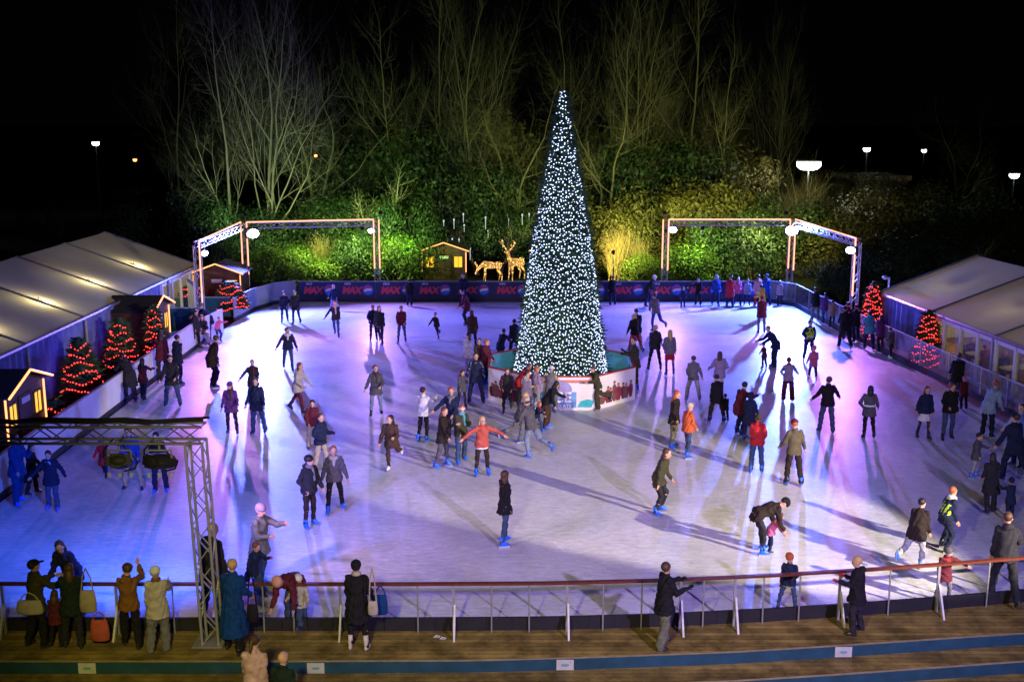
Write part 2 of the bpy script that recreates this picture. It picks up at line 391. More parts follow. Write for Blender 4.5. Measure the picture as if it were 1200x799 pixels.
def finish_people():
    for kind, o, vox, info in PENDING:
        r = o.modifiers.new('r', 'REMESH'); r.mode = 'VOXEL'; r.voxel_size = vox; r.use_smooth_shade = True
        sm = o.modifiers.new('s', 'SMOOTH'); sm.factor = .5; sm.iterations = 2 if kind == 'body' else 3
    bpy.context.view_layer.update()
    dg = bpy.context.evaluated_depsgraph_get()
    new = []
    for kind, o, vox, info in PENDING:
        new.append(bpy.data.meshes.new_from_object(o.evaluated_get(dg)))
    for (kind, o, vox, info), me in zip(PENDING, new):
        old = o.data; o.modifiers.clear(); name = old.name.split('.')[0]
        if kind == 'body':
            fg = info['fingers']; n0 = len(me.polygons)
            n = len(me.vertices); co = np.empty(n * 3, np.float32); me.vertices.foreach_get('co', co)
            pl = [tuple(p.vertices) for p in me.polygons]
            vs = [tuple(c) for c in co.reshape(-1, 3)] + fg.v; fs = pl + [tuple(i + n for i in f) for f in fg.f]
            me2 = bpy.data.meshes.new('body'); me2.from_pydata(vs, [], fs); me2.update()
            bpy.data.meshes.remove(me); me = me2
            for m in (SKIN, EYE, LIP, cloth(info['glove']) if info['glove'] else SKIN): me.materials.append(m)
            k = len(me.polygons); cen = np.empty(k * 3, np.float32); me.polygons.foreach_get('center', cen); cen = cen.reshape(-1, 3)
            nor = np.empty(k * 3, np.float32); me.polygons.foreach_get('normal', nor); nor = nor.reshape(-1, 3)
            mi = np.zeros(k, np.int32); fwd = np.array(info['fwd'])
            face_ok = nor @ fwd > .2
            for e in info['eyes']: mi[(np.linalg.norm(cen - np.array(e), axis=1) < .019) & face_ok] = 1
            mi[(np.linalg.norm((cen - np.array(info['mouth'])) * np.array([.7, .7, 1.6]), axis=1) < .017) & face_ok] = 2
            if info['glove']:
                for h in info['hands']: mi[np.linalg.norm(cen - np.array(h), axis=1) < .12] = 3
            me.polygons.foreach_set('material_index', mi)
        else:
            for m in old.materials:
                if not len(me.materials): me.materials.append(m)
            if name in ('jacket', 'coat', 'trousers', 'skirt'):
                n = len(me.vertices); co = np.empty(n * 3, np.float32); me.vertices.foreach_get('co', co); co = co.reshape(-1, 3)
                nr = np.empty(n * 3, np.float32); me.vertices.foreach_get('normal', nr); nr = nr.reshape(-1, 3)
                ph = (sum(ord(c_) * (i_ + 3) for i_, c_ in enumerate(o.name)) % 97) * .37; x, y, z = co[:, 0], co[:, 1], co[:, 2]
                dd = np.sin(z * 31 + 9 * np.sin(x * 7 + y * 5 + ph) + ph) * .0055 + np.sin(x * 38 + y * 29 + z * 17 + ph * 2) * .0035 + np.sin(z * 67 + x * 23 - y * 19 + ph) * .0025
                if name in ('coat', 'skirt'): dd += np.sin(np.arctan2(y, x) * 9 + ph) * .006
                me.vertices.foreach_set('co', (co + nr * dd[:, None] * 1.35).astype(np.float32).ravel())
        me.polygons.foreach_set('use_smooth', [True] * len(me.polygons)); me.update()
        o.data = me; bpy.data.meshes.remove(old)
    PENDING.clear()
LP = dict(B=23000, A=2400, C=2200, D=2200, E=25000, F=2400, N2=(1500, (.80, .45, 1.0), 85), N1=(3900, (.04, .12, 1.0), 118), street=1200, marq=300, marqR=110, sky=.0012, exp=0,
  off=[((12, 1, 10.0), (13.5, 27, 0), 6500, (.10, .16, 1.0), 44, .3, .9), ((3, -2, 11.0), (1, 27, 0), 5000, (.30, .24, 1.0), 46, .3, 1.0), ((18.5, 11.5, 7.0), (.6, 30.8, 0), 36000, (1.0, .82, .62), 26, .15, .22), ((12, 0, 11.0), (0, 33, 0), 32000, (.56, .40, 1.0), 50, .3, 1.0), ((-3, 4, 9.5), (1, 17.0, 0), 6500, (1.0, .86, .26), 76, .4, .5)],
  garden=[(-10.5, 59.2, 3.8, -10, 64, .5, 1950, (.78, 1, .22), 150, 'floodlight behind the left banner aimed at the green bushes'), (-8, 59.2, 3.8, -7, 64, .5, 1500, (.74, 1, .25), 150, 'floodlight on the far left truss aimed at the bushes beside the hut'),
    (-13.9, 57.9, 4.6, -15, 66, 6, 2250, (.70, 1, .42), 100, 'floodlight on top of the far left truss aimed up at the two tall trees'), (-7.0, 59.3, 4.6, -5, 70, 5, 2550, (.62, 1, .25), 130, 'floodlight on top of the far left truss aimed up at the trees above the hut'),
    (-5.8, 61.4, 2.4, -6, 68, 2.5, 390, (.5, 1, .15), 150, 'spotlight on a stake left of the small lit hut'), (5.5, 60, 2.4, 5.5, 70, 4, 3000, (1, .86, .22), 150, 'amber spotlight right of the giant lit tree'),
    (10.2, 59.4, 3.8, 9.5, 64, .5, 1350, (.72, 1, .22), 150, 'floodlight on the far right truss aimed at the green bush'), (8.15, 59.3, 4.6, 6, 72, 6, 3600, (.92, 1, .28), 130, 'floodlight on top of the far right truss aimed up at the trees'), (14.6, 59.3, 4.6, 13, 68, 3, 3900, (.95, .92, .32), 130, 'floodlight on top of the far right truss corner aimed at the bushes')])
# ---------------------------------------------------------------- materials of the setting
def ice_material():
    m, nt, b = _new('ice'); L = nt.links
    tc = nt.nodes.new('ShaderNodeTexCoord')
    def noise(scale, det=6, rough=.6, vec=None, dist=0):
        n = nt.nodes.new('ShaderNodeTexNoise'); n.inputs['Scale'].default_value = scale; n.inputs['Detail'].default_value = det
        n.inputs['Roughness'].default_value = rough; n.inputs['Distortion'].default_value = dist
        L.new(vec if vec else tc.outputs['Object'], n.inputs['Vector']); return n
    def mapr(src, a, b_, c, d):
        r = nt.nodes.new('ShaderNodeMapRange'); L.new(src, r.inputs['Value'])
        for k, v in zip(('From Min', 'From Max', 'To Min', 'To Max'), (a, b_, c, d)): r.inputs[k].default_value = v
        return r.outputs[0]
    n1 = noise(.35, 4); mps = nt.nodes.new('ShaderNodeMapping'); mps.inputs['Scale'].default_value = (1.0, 2.6, 1); L.new(tc.outputs['Object'], mps.inputs[0]); n2 = noise(3.4, 10, .78, mps.outputs[0])
    # skate scratches: thin curved lines from stretched, distorted noise in several directions
    scr = []
    for ang, sc in ((20, 1.0), (75, 1.3), (135, .9), (165, 1.2)):
        mp = nt.nodes.new('ShaderNodeMapping'); mp.inputs['Rotation'].default_value = (0, 0, R(ang)); mp.inputs['Scale'].default_value = (.25 * sc, 4.2 * sc, 1)
        L.new(tc.outputs['Object'], mp.inputs['Vector'])
        nn = noise(1.6, 3, .5, mp.outputs[0], .35)
        ab = nt.nodes.new('ShaderNodeMath'); ab.operation = 'SUBTRACT'; ab.inputs[1].default_value = .5; L.new(nn.outputs['Fac'], ab.inputs[0])
        a2 = nt.nodes.new('ShaderNodeMath'); a2.operation = 'ABSOLUTE'; L.new(ab.outputs[0], a2.inputs[0])
        scr.append(mapr(a2.outputs[0], 0, .006, 1, 0))
    for sc, mul, wid in ((.55, 16, .020), (.30, 22, .016), (.9, 9, .016)):
        nn = noise(sc, 1, .4, None, .8)
        f = nt.nodes.new('ShaderNodeMath'); f.operation = 'MULTIPLY'; f.inputs[1].default_value = mul; L.new(nn.outputs['Fac'], f.inputs[0])
        g_ = nt.nodes.new('ShaderNodeMath'); g_.operation = 'FRACT'; L.new(f.outputs[0], g_.inputs[0])
        h_ = nt.nodes.new('ShaderNodeMath'); h_.operation = 'SUBTRACT'; h_.inputs[1].default_value = .5; L.new(g_.outputs[0], h_.inputs[0])
        k_ = nt.nodes.new('ShaderNodeMath'); k_.operation = 'ABSOLUTE'; L.new(h_.outputs[0], k_.inputs[0]); scr.append(mapr(k_.outputs[0], 0, wid, 1, 0))
    s = scr[0]
    for o in scr[1:]:
        mx = nt.nodes.new('ShaderNodeMath'); mx.operation = 'MAXIMUM'; L.new(s, mx.inputs[0]); L.new(o, mx.inputs[1]); s = mx.outputs[0]
    sm = nt.nodes.new('ShaderNodeMath'); sm.operation = 'MULTIPLY'; L.new(s, sm.inputs[0]); L.new(mapr(n1.outputs['Fac'], .35, .65, .15, 1), sm.inputs[1])
    c = nt.nodes.new('ShaderNodeMixRGB'); c.inputs[1].default_value = (.50, .53, .58, 1); c.inputs[2].default_value = (.74, .77, .80, 1)
    L.new(mapr(n1.outputs['Fac'], .3, .7, 0, 1), c.inputs[0])
    c2 = nt.nodes.new('ShaderNodeMixRGB'); c2.inputs[2].default_value = (.97, .98, 1.0, 1); L.new(c.outputs[0], c2.inputs[1])
    k = nt.nodes.new('ShaderNodeMath'); k.operation = 'MULTIPLY'; k.inputs[1].default_value = .85; L.new(sm.outputs[0], k.inputs[0]); L.new(k.outputs[0], c2.inputs[0])
    c3 = nt.nodes.new('ShaderNodeMixRGB'); c3.blend_type = 'MULTIPLY'; c3.inputs[0].default_value = 1; L.new(c2.outputs[0], c3.inputs[1])
    L.new(mapr(n2.outputs['Fac'], .3, .7, .62, 1.16), c3.inputs[2])
    L.new(c3.outputs[0], b.inputs['Base Color'])
    L.new(mapr(n2.outputs['Fac'], .3, .7, .26, .48), b.inputs['Roughness'])
    b.inputs['Specular IOR Level'].default_value = .36
    bp = nt.nodes.new('ShaderNodeBump'); bp.inputs['Strength'].default_value = .22; bp.inputs['Distance'].default_value = .015
    ad = nt.nodes.new('ShaderNodeMath'); ad.operation = 'SUBTRACT'; L.new(n2.outputs['Fac'], ad.inputs[0]); L.new(sm.outputs[0], ad.inputs[1])
    L.new(ad.outputs[0], bp.inputs['Height']); L.new(bp.outputs[0], b.inputs['Normal'])
    MATS['ice'] = m; return m
def plank_material(name, c1, c2, width, axis=1):
    """boards running along X; dark joints, grain, wet patches"""
    m, nt, b = _new(name); L = nt.links
    tc = nt.nodes.new('ShaderNodeTexCoord'); sx = nt.nodes.new('ShaderNodeSeparateXYZ'); L.new(tc.outputs['Object'], sx.inputs[0])
    dv = nt.nodes.new('ShaderNodeMath'); dv.operation = 'DIVIDE'; dv.inputs[1].default_value = width; L.new(sx.outputs[axis], dv.inputs[0])
    fl = nt.nodes.new('ShaderNodeMath'); fl.operation = 'FLOOR'; L.new(dv.outputs[0], fl.inputs[0])
    fr = nt.nodes.new('ShaderNodeMath'); fr.operation = 'FRACT'; L.new(dv.outputs[0], fr.inputs[0])
    wn = nt.nodes.new('ShaderNodeTexWhiteNoise'); wn.noise_dimensions = '1D'; L.new(fl.outputs[0], wn.inputs['W'])
    mp = nt.nodes.new('ShaderNodeMapping'); mp.inputs['Scale'].default_value = (1.2, 22, 6) if axis == 1 else (22, 1.2, 1.2)
    L.new(tc.outputs['Object'], mp.inputs[0]); n = nt.nodes.new('ShaderNodeTexNoise'); n.inputs['Scale'].default_value = 1.5; n.inputs['Detail'].default_value = 7
    L.new(mp.outputs[0], n.inputs[0])
    mx = nt.nodes.new('ShaderNodeMixRGB'); mx.inputs[1].default_value = tuple(c1) + (1,); mx.inputs[2].default_value = tuple(c2) + (1,)
    av = nt.nodes.new('ShaderNodeMath'); av.operation = 'MULTIPLY_ADD'; av.inputs[1].default_value = .5; L.new(wn.outputs[0], av.inputs[0])
    hf = nt.nodes.new('ShaderNodeMath'); hf.operation = 'MULTIPLY'; hf.inputs[1].default_value = .6; L.new(n.outputs['Fac'], hf.inputs[0]); L.new(hf.outputs[0], av.inputs[2])
    L.new(av.outputs[0], mx.inputs[0])
    gp = nt.nodes.new('ShaderNodeMath'); gp.operation = 'GREATER_THAN'; gp.inputs[1].default_value = .07; L.new(fr.outputs[0], gp.inputs[0])
    m2 = nt.nodes.new('ShaderNodeMixRGB'); m2.blend_type = 'MULTIPLY'; m2.inputs[0].default_value = .85; L.new(mx.outputs[0], m2.inputs[1]); L.new(gp.outputs[0], m2.inputs[2])
    st = nt.nodes.new('ShaderNodeTexNoise'); st.inputs['Scale'].default_value = 1.7; st.inputs['Detail'].default_value = 8; st.inputs['Roughness'].default_value = .7; L.new(tc.outputs['Object'], st.inputs[0])
    sr = nt.nodes.new('ShaderNodeMapRange'); sr.inputs['From Min'].default_value = .38; sr.inputs['From Max'].default_value = .62; sr.inputs['To Min'].default_value = .42; sr.inputs['To Max'].default_value = 1.1; L.new(st.outputs['Fac'], sr.inputs[0])
    m3 = nt.nodes.new('ShaderNodeMixRGB'); m3.blend_type = 'MULTIPLY'; m3.inputs[0].default_value = 1; L.new(m2.outputs[0], m3.inputs[1]); L.new(sr.outputs[0], m3.inputs[2])
    rm_ = nt.nodes.new('ShaderNodeMapRange'); rm_.inputs['To Min'].default_value = .25; rm_.inputs['To Max'].default_value = .8; L.new(st.outputs['Fac'], rm_.inputs[0]); L.new(rm_.outputs[0], b.inputs['Roughness'])
    L.new(m3.outputs[0], b.inputs['Base Color']); b.inputs['Specular IOR Level'].default_value = .3
    bp = nt.nodes.new('ShaderNodeBump'); bp.inputs['Strength'].default_value = .4; bp.inputs['Distance'].default_value = .01
    L.new(gp.outputs[0], bp.inputs['Height']); L.new(bp.outputs[0], b.inputs['Normal'])
    MATS[name] = m; return m
ICE = ice_material()
DECK = plank_material('deck_planks', (.12, .085, .022), (.42, .31, .085), .145)
LOG = plank_material('hut_boards', (.05, .022, .010), (.10, .045, .02), .13, 2)
ALU = mat('aluminium', (.42, .42, .42), .45, .6, .06, 20)
STEELP = mat('galvanised_steel', (.35, .35, .34), .5, .5, .15, 12)
WHITEB = mat('white_board', (.62, .62, .64), .45, 0, .10, 2.5)
DARKM = mat('black_rubber', (.015, .015, .017), .6, 0, .2, 5)
BLUEP = mat('blue_paint', (.014, .055, .080), .55, 0, .25, 3)
RAILM = mat('varnished_rail', (.12, .032, .018), .35, 0, .2, 6)
PVC = mat('marquee_fabric', (.7, .69, .62), .6, 0, .06, 1.2, 0.05)
ROPE = emit('rope_light', (1.0, .34, .20), 2.6); ROPEY = emit('rope_light_warm', (1.0, .36, .12), 2.6)
LAMPW = emit('lamp_glow', (.75, .85, 1.0), 60); LAMPB = emit('lamp_glow_blue', (.45, .6, 1.0), 60)
REDB = emit('red_bulb', (1.0, .035, .03), 6); WIN = emit('lit_window', (1.0, .50, .02), 1.5)
BULB = emit('tree_bulb', (.52, .64, 1.0), 4.2)
WIRE = mat('light_wire', (.01, .03, .01), .6, 0, 0)
def string(parent, pts, r, m):
    b = MB(); n = len(pts); vs = []; fs = []; K = 5
    for i in range(n):
        p = pts[i]; d = (pts[(i + 1) % n] - pts[i - 1]).normalized(); u = Vector((0, 0, 1)); w = d.cross(u).normalized(); u = w.cross(d)
        for o, rr_ in ((-1.0, .22), (-.5, .9), (.5, .9), (1.0, .22)):
            for k in range(K): t = 2 * math.pi * k / K; vs.append(p + d * r * o + (u * math.cos(t) + w * math.sin(t)) * r * rr_)
    N = 4 * n; mi = []
    for j in range(N):
        for k in range(K):
            a = j * K + k; c = j * K + (k + 1) % K; a2 = ((j + 1) % N) * K + k; c2 = ((j + 1) % N) * K + (k + 1) % K
            fs.append((a, c, c2, a2)); mi.append(1 if j % 4 == 3 else 0)
    b.add(vs, fs); b.m = mi; return b.build('light_string', [m, WIRE], parent)
GRASS = mat('grass_ground', (.018, .025, .010), .95, 0, .4, 1.5, .3)

# ---------------------------------------------------------------- ground, ice, deck
g = MB(); g.quad((-700, -60, -.70), (700, -60, -.70), (700, 20.6, -.70), (-700, 20.6, -.70))
g.quad((-700, 20.6, -.05), (700, 20.6, -.05), (700, 1500, -.05), (-700, 1500, -.05)); g.quad((-700, 20.6, -.70), (700, 20.6, -.70), (700, 20.6, -.05), (-700, 20.6, -.05))
tag(g.build('ground', GRASS), kind='structure')
pts = {}
XL, XR0, XR1, YF, YN = -13.15, 14.7, 17.4, 58.0, 19.9
NEAR = [gnd(-260, 741), gnd(-100, 741), gnd(100, 742), gnd(300, 742), gnd(480, 742), gnd(640, 741), gnd(780, 737), gnd(900, 731), gnd(1020, 723), gnd(1120, 715), gnd(1220, 706), gnd(1330, 697)]
LEFT = [gnd(225, 406), gnd(140, 480), gnd(68, 537), gnd(-40, 625), gnd(-260, 800)]
LEFT = [Vector((-13.3, 46.3, 0)), Vector((-13.1, 35.8, 0)), Vector((-13.0, 30.4, 0)), Vector((-12.9, 24.0, 0)), Vector((-12.8, 20.0, 0))]
CORNL = [Vector((-13.25, 52.2, 0)), Vector((-13.0, 55.2, 0)), Vector((-12.4, 57.2, 0)), Vector((-11.4, 58.05, 0))]
RIGHTP = [Vector((13.3, 58.1, 0)), Vector((14.55, 56.6, 0)), Vector((14.9, 50, 0)), Vector((15.4, 43.9, 0)), Vector((16.0, 37.0, 0)), Vector((16.5, 32.0, 0)), Vector((17.0, 26.0, 0)), Vector((17.2, 21.0, 0))]
outline = [Vector((p.x, p.y, 0)) for p in NEAR if -13.4 < p.x < 17.3] + RIGHTP[::-1] + [CORNL[3], CORNL[2], CORNL[1], CORNL[0], LEFT[0], LEFT[1], LEFT[2], LEFT[3], LEFT[4]]
i_ = MB(); i_.add(outline, [tuple(range(len(outline)))]); tag(i_.build('ice', ICE), kind='structure')
# deck of planks and two steps going down toward the viewer (curved slightly like the rail)
EDGE1 = [gnd(x, y) for x, y in ((-300, 776), (100, 776), (340, 776), (560, 775), (700, 771), (860, 765), (960, 759), (1080, 751), (1200, 743), (1400, 730))]
def strip(name, A, B, za, zb, m, **k):
    b = MB()
    n = 40
    def samp(Pn, t):
        xs = [p.x for p in Pn]; x = xs[0] + (xs[-1] - xs[0]) * t
        for a, c in zip(Pn, Pn[1:]):
            if x <= c.x + 1e-6: 
                u = (x - a.x) / (c.x - a.x); return Vector((x, a.y + (c.y - a.y) * u, 0))
        return Pn[-1].copy()
    for i in range(n):
        a0, a1, b0, b1 = samp(A, i / n), samp(A, (i + 1) / n), samp(B, i / n), samp(B, (i + 1) / n)
        b.quad((a0.x, a0.y, za), (a1.x, a1.y, za), (b1.x, b1.y, zb), (b0.x, b0.y, zb))
    o = b.build(name, m); tag(o, kind='structure'); return o
XS = -16.0, 22.0
def setx(Pn): 
    q = [p.copy() for p in Pn]; q[0].x = XS[0]; q[-1].x = XS[1]; return q
E1 = setx(EDGE1); NB = setx(NEAR)
sh_ = lambda Pn, dy: [Vector((p.x, p.y + dy, 0)) for p in Pn]
strip('deck', E1, sh_(NB, .16), .02, .02, DECK)
strip('step_riser', sh_(E1, -.0), sh_(E1, -.004), -.21, .017, BLUEP)
strip('step_nosing', sh_(E1, -.035), sh_(E1, .03), .025, .025, mat('worn_edge', (.33, .29, .17), .7, 0, .3, 4))  # pale tone stands in for light caught on the plank edge
strip('step_tread', sh_(E1, -.62), E1, -.21, -.21, DECK)
strip('step_riser', sh_(E1, -.62), sh_(E1, -.624), -.44, -.213, BLUEP)
strip('step_nosing', sh_(E1, -.655), sh_(E1, -.59), -.205, -.205, MATS['worn_edge'])
strip('step_tread', sh_(E1, -4.6), sh_(E1, -.62), -.44, -.44, DECK)
for px, py, k in ((103, 782, 'leftmost'), (370, 783, 'second from the left'), (662, 777, 'third from the left'), (987, 762, 'rightmost')):
    p = gnd(px, py - 7); 
    def ey(x):
        for a, c in zip(E1, E1[1:]):
            if x <= c.x: return a.y + (c.y - a.y) * (x - a.x) / (c.x - a.x)
    b = MB(); y = ey(p.x); b.box((p.x, y - .025, -.095), (.31, .014, .20)); o = b.build('step_plaque', mat('plaque', (.42, .42, .38), .5, 0, .15, 9))
    b = MB(); b.ell((p.x, y - .034, -.095), (.075, .004, .03)); e = b.build('emblem', mat('plaque_mark', (.12, .30, .32), .5, 0, 0), o)
    tag(o, 'small pale plaque on the blue step below the rail, ' + k + ' of four', 'plaque', 'plaques on the blue step')
# ---------------------------------------------------------------- near railing
rl = empty('railing', (0, 0, 0), 0, 'long wooden handrail on raked posts between the deck and the ice', 'railing')
def near_pt(px):
    for i in range(len(NEAR) - 1):
        a, c = NEAR[i], NEAR[i + 1]
        pa = 600 + a.x * F / (a.y * math.cos(PITCH) + CAM_H * math.sin(PITCH)); pc = 600 + c.x * F / (c.y * math.cos(PITCH) + CAM_H * math.sin(PITCH))
        if pa <= px <= pc: return a + (c - a) * ((px - pa) / (pc - pa))
    return NEAR[-1].copy()
b = MB()
rp = [near_pt(x) for x in range(-90, 1330, 30)]
for a, c in zip(rp, rp[1:]):
    d = c - a; b.box((a + c) / 2 + Vector((0, .02, .985)), (d.length + .01, .09, .045), math.atan2(d.y, d.x))
b.build('handrail', RAILM, rl)
b = MB()
for a, c in zip(rp, rp[1:]):
    d = c - a; b.box((a + c) / 2 + Vector((0, .09, .15)), (d.length + .01, .05, .26), math.atan2(d.y, d.x))
tag(b.build('kickboard', DARKM), 'low black kickboard along the near edge of the ice under the rail', 'kickboard')
for px in (-60, 8, 140, 268, 400, 532, 664, 796, 859, 981, 1096, 1215):
    p = near_pt(px); b = MB(); b.box((p.x, p.y - .02, .49), (.045, .05, .95)); po = b.build('post', STEELP, rl)
    b = MB(); b.box((p.x + .02, p.y - .19, .29), (.035, .09, .68), rot=Matrix.Rotation(R(-30), 3, 'X')); b.build('brace', mat('pale_brace', (.55, .55, .50), .5, 0, .2, 9), po)
for px in (75, 205, 310, 345, 490, 576, 620, 706, 751, 823, 893, 935, 1040, 1155):
    p = near_pt(px); b = MB(); b.cyl((p.x, p.y, .02), (p.x, p.y, .96), .016, .016, 6); b.build('baluster', STEELP, rl)
# ---------------------------------------------------------------- barriers
def board_run(parent, pts, h, m, name='board', thick=.05, kick=True, rim=None, seg=2.0, base=.0):
    n_ = 0
    for a, c in zip(pts, pts[1:]):
        L_ = (c - a).length; k = max(1, round(L_ / seg)); d = (c - a) / k; ang = math.atan2(d.y, d.x)
        for i in range(k):
            o_ = a + d * (i + .5); b = MB(); b.box((o_.x, o_.y, base + .18 + (h - .18) / 2), (d.length - .012, thick, h - .18), ang); p = b.build(name, m, parent); n_ += 1
            if kick: b = MB(); b.box((o_.x, o_.y, base + .09), (d.length, thick + .04, .18), ang); b.build('kick_strip', DARKM, p)
            if rim: b = MB(); b.box((o_.x, o_.y, base + h + .02), (d.length, thick + .03, .04), ang); b.build('top_rim', rim, p)
wl = empty('rink_barrier', (0, 0, 0), 0, 'row of white rink boards along the left side below the red-lit trees', 'barrier')
board_run(wl, [Vector((-13.35, 47.0, 0)), Vector((-13.35, 46.3, 0))] + [p - Vector((.1, 0, 0)) for p in LEFT[1:]], 1.1, WHITEB, rim=mat('grey_rim', (.3, .3, .32), .5))
wc = empty('rink_barrier', (0, 0, 0), 0, 'grey curved boards at the far left corner of the rink', 'barrier')
board_run(wc, [p + Vector((-.06, .1, 0)) for p in CORNL], 1.1, mat('grey_board', (.22, .25, .27), .45, 0, .15, 2), rim=MATS['grey_rim'])
gt = empty('gate', (0, 0, 0), 0, 'dark teal boards of the rink entrance in front of the far left hut', 'gate')
TEALB = mat('teal_board', (.015, .075, .085), .5, 0, .2, 2)
board_run(gt, [Vector((-16.3, 52.6, 0)), Vector((-13.5, 52.6, 0))], 1.1, TEALB, 'gate_board', kick=False, rim=MATS['grey_rim'])
board_run(gt, [Vector((-16.3, 49.2, 0)), Vector((-13.9, 49.2, 0))], 1.15, TEALB, 'gate_board', kick=False, rim=MATS['grey_rim'])
b = MB(); b.box((-13.1, 48.0, .6), (.06, 2.0, 1.15), R(-6)); tag(b.build('gate_leaf', WHITEB), 'open white gate leaf at the end of the left boards', 'gate')
# advertising banner on the far side
BANM = mat('banner_cloth', (.012, .016, .06), .6, 0, .5, 1.1); PINKT = mat('banner_red', (.50, .035, .06), .6, 0, .2, 8); BT = mat('banner_pale', (.35, .38, .45), .6, 0, 0)
BRIGHTB = mat('banner_blue', (.03, .15, .55), .6, 0, .2, 6)
ab_ = empty('advertising_barrier', (0, 0, 0), 0, 'long dark blue advertising banner with red lettering across the far side of the rink', 'banner')
big = text_mesh('MAX', .47, .18, .028, .92); small = text_mesh('PEPSI', .15, .1, .006, 1.0)
disc = MB(); disc.cyl((0, 0, 0), (0, 0, .006), .29, .29, 28)
glob = MB()
def wave(yt, yb, col):
    glob.cur = col; n = 22; vs = []
    for i in range(n + 1):
        x = -.215 + .43 * i / n; cy = math.sqrt(max(0, .215 ** 2 - x * x)); w = .035 * math.sin(i / n * math.pi * 1.6)
        vs.append((x, min(cy, max(-cy, yt + w + x * .35)), .012)); vs.append((x, min(cy, max(-cy, yb + w + x * .35)), .012))
    o = [(2 * i, 2 * i + 1, 2 * i + 3, 2 * i + 2) for i in range(n)]
    glob.add(vs, o)
wave(.5, .05, 0); wave(.05, -.06, 1); wave(-.06, -.5, 2)
gm = glob.mesh('globe'); [gm.materials.append(m) for m in (PINKT, mat('globe_white', (.6, .6, .62), .5, 0, 0), BRIGHTB)]
dm = disc.mesh('halo'); dm.materials.append(mat('halo_blue', (.02, .09, .35), .6, 0, .2, 6))
fa, fb = Vector((-11.3, 58.1, 0)), Vector((13.2, 58.1, 0)); nP = 12; st = (fb - fa) / nP
for i in range(nP):
    o_ = fa + st * (i + .5); b = MB(); b.box((o_.x, o_.y, .62), (st.length - .01, .04, .90)); p = b.build('banner_panel', BANM, ab_)
    b = MB(); b.box((o_.x, o_.y, .085), (st.length, .08, .17)); b.build('kick_strip', DARKM, p)
    b = MB(); b.box((o_.x, o_.y, 1.09), (st.length, .07, .04)); b.build('top_rim', MATS['grey_rim'], p)
    text_obj('lettering', big, PINKT, (o_.x - .25, o_.y - .030, .60), R(90), 0, p)
    text_obj('lettering', small, BT, (o_.x - .45, o_.y - .028, .95), R(90), 0, p)
    text_obj('emblem_halo', dm, None, (o_.x + .62, o_.y - .024, .64), R(90), 0, p)
    text_obj('emblem', gm, None, (o_.x + .62, o_.y - .024, .64), R(90), 0, p)
gb = empty('glass_barrier', (0, 0, 0), 0, 'clear panelled barrier with a dark kickboard along the right side of the rink', 'barrier')
GL = glass('acrylic', (.80, .84, .88), .10, .07)
for a, c in zip(RIGHTP[:-1], RIGHTP[1:]):
    a = a + Vector((.08, 0, 0)); c = c + Vector((.08, 0, 0))
    L_ = (c - a).length; k = max(1, round(L_ / 2)); d = (c - a) / k; ang = math.atan2(d.y, d.x)
    for i in range(k):
        o_ = a + d * (i + .5)
        b = MB(); b.box((o_.x, o_.y, .68), (d.length - .04, .012, .92), ang); p = b.build('glass_panel', GL, gb)
        b = MB(); b.box((o_.x, o_.y, .11), (d.length, .07, .22), ang); b.build('kick_strip', DARKM, p)
        b = MB(); b.box((o_.x, o_.y, 1.16), (d.length, .05, .035), ang); b.build('top_rim', STEELP, p)
        q = a + d * i; b = MB(); b.box((q.x, q.y, .60), (.04, .05, 1.16), ang); b.build('post', STEELP, p)
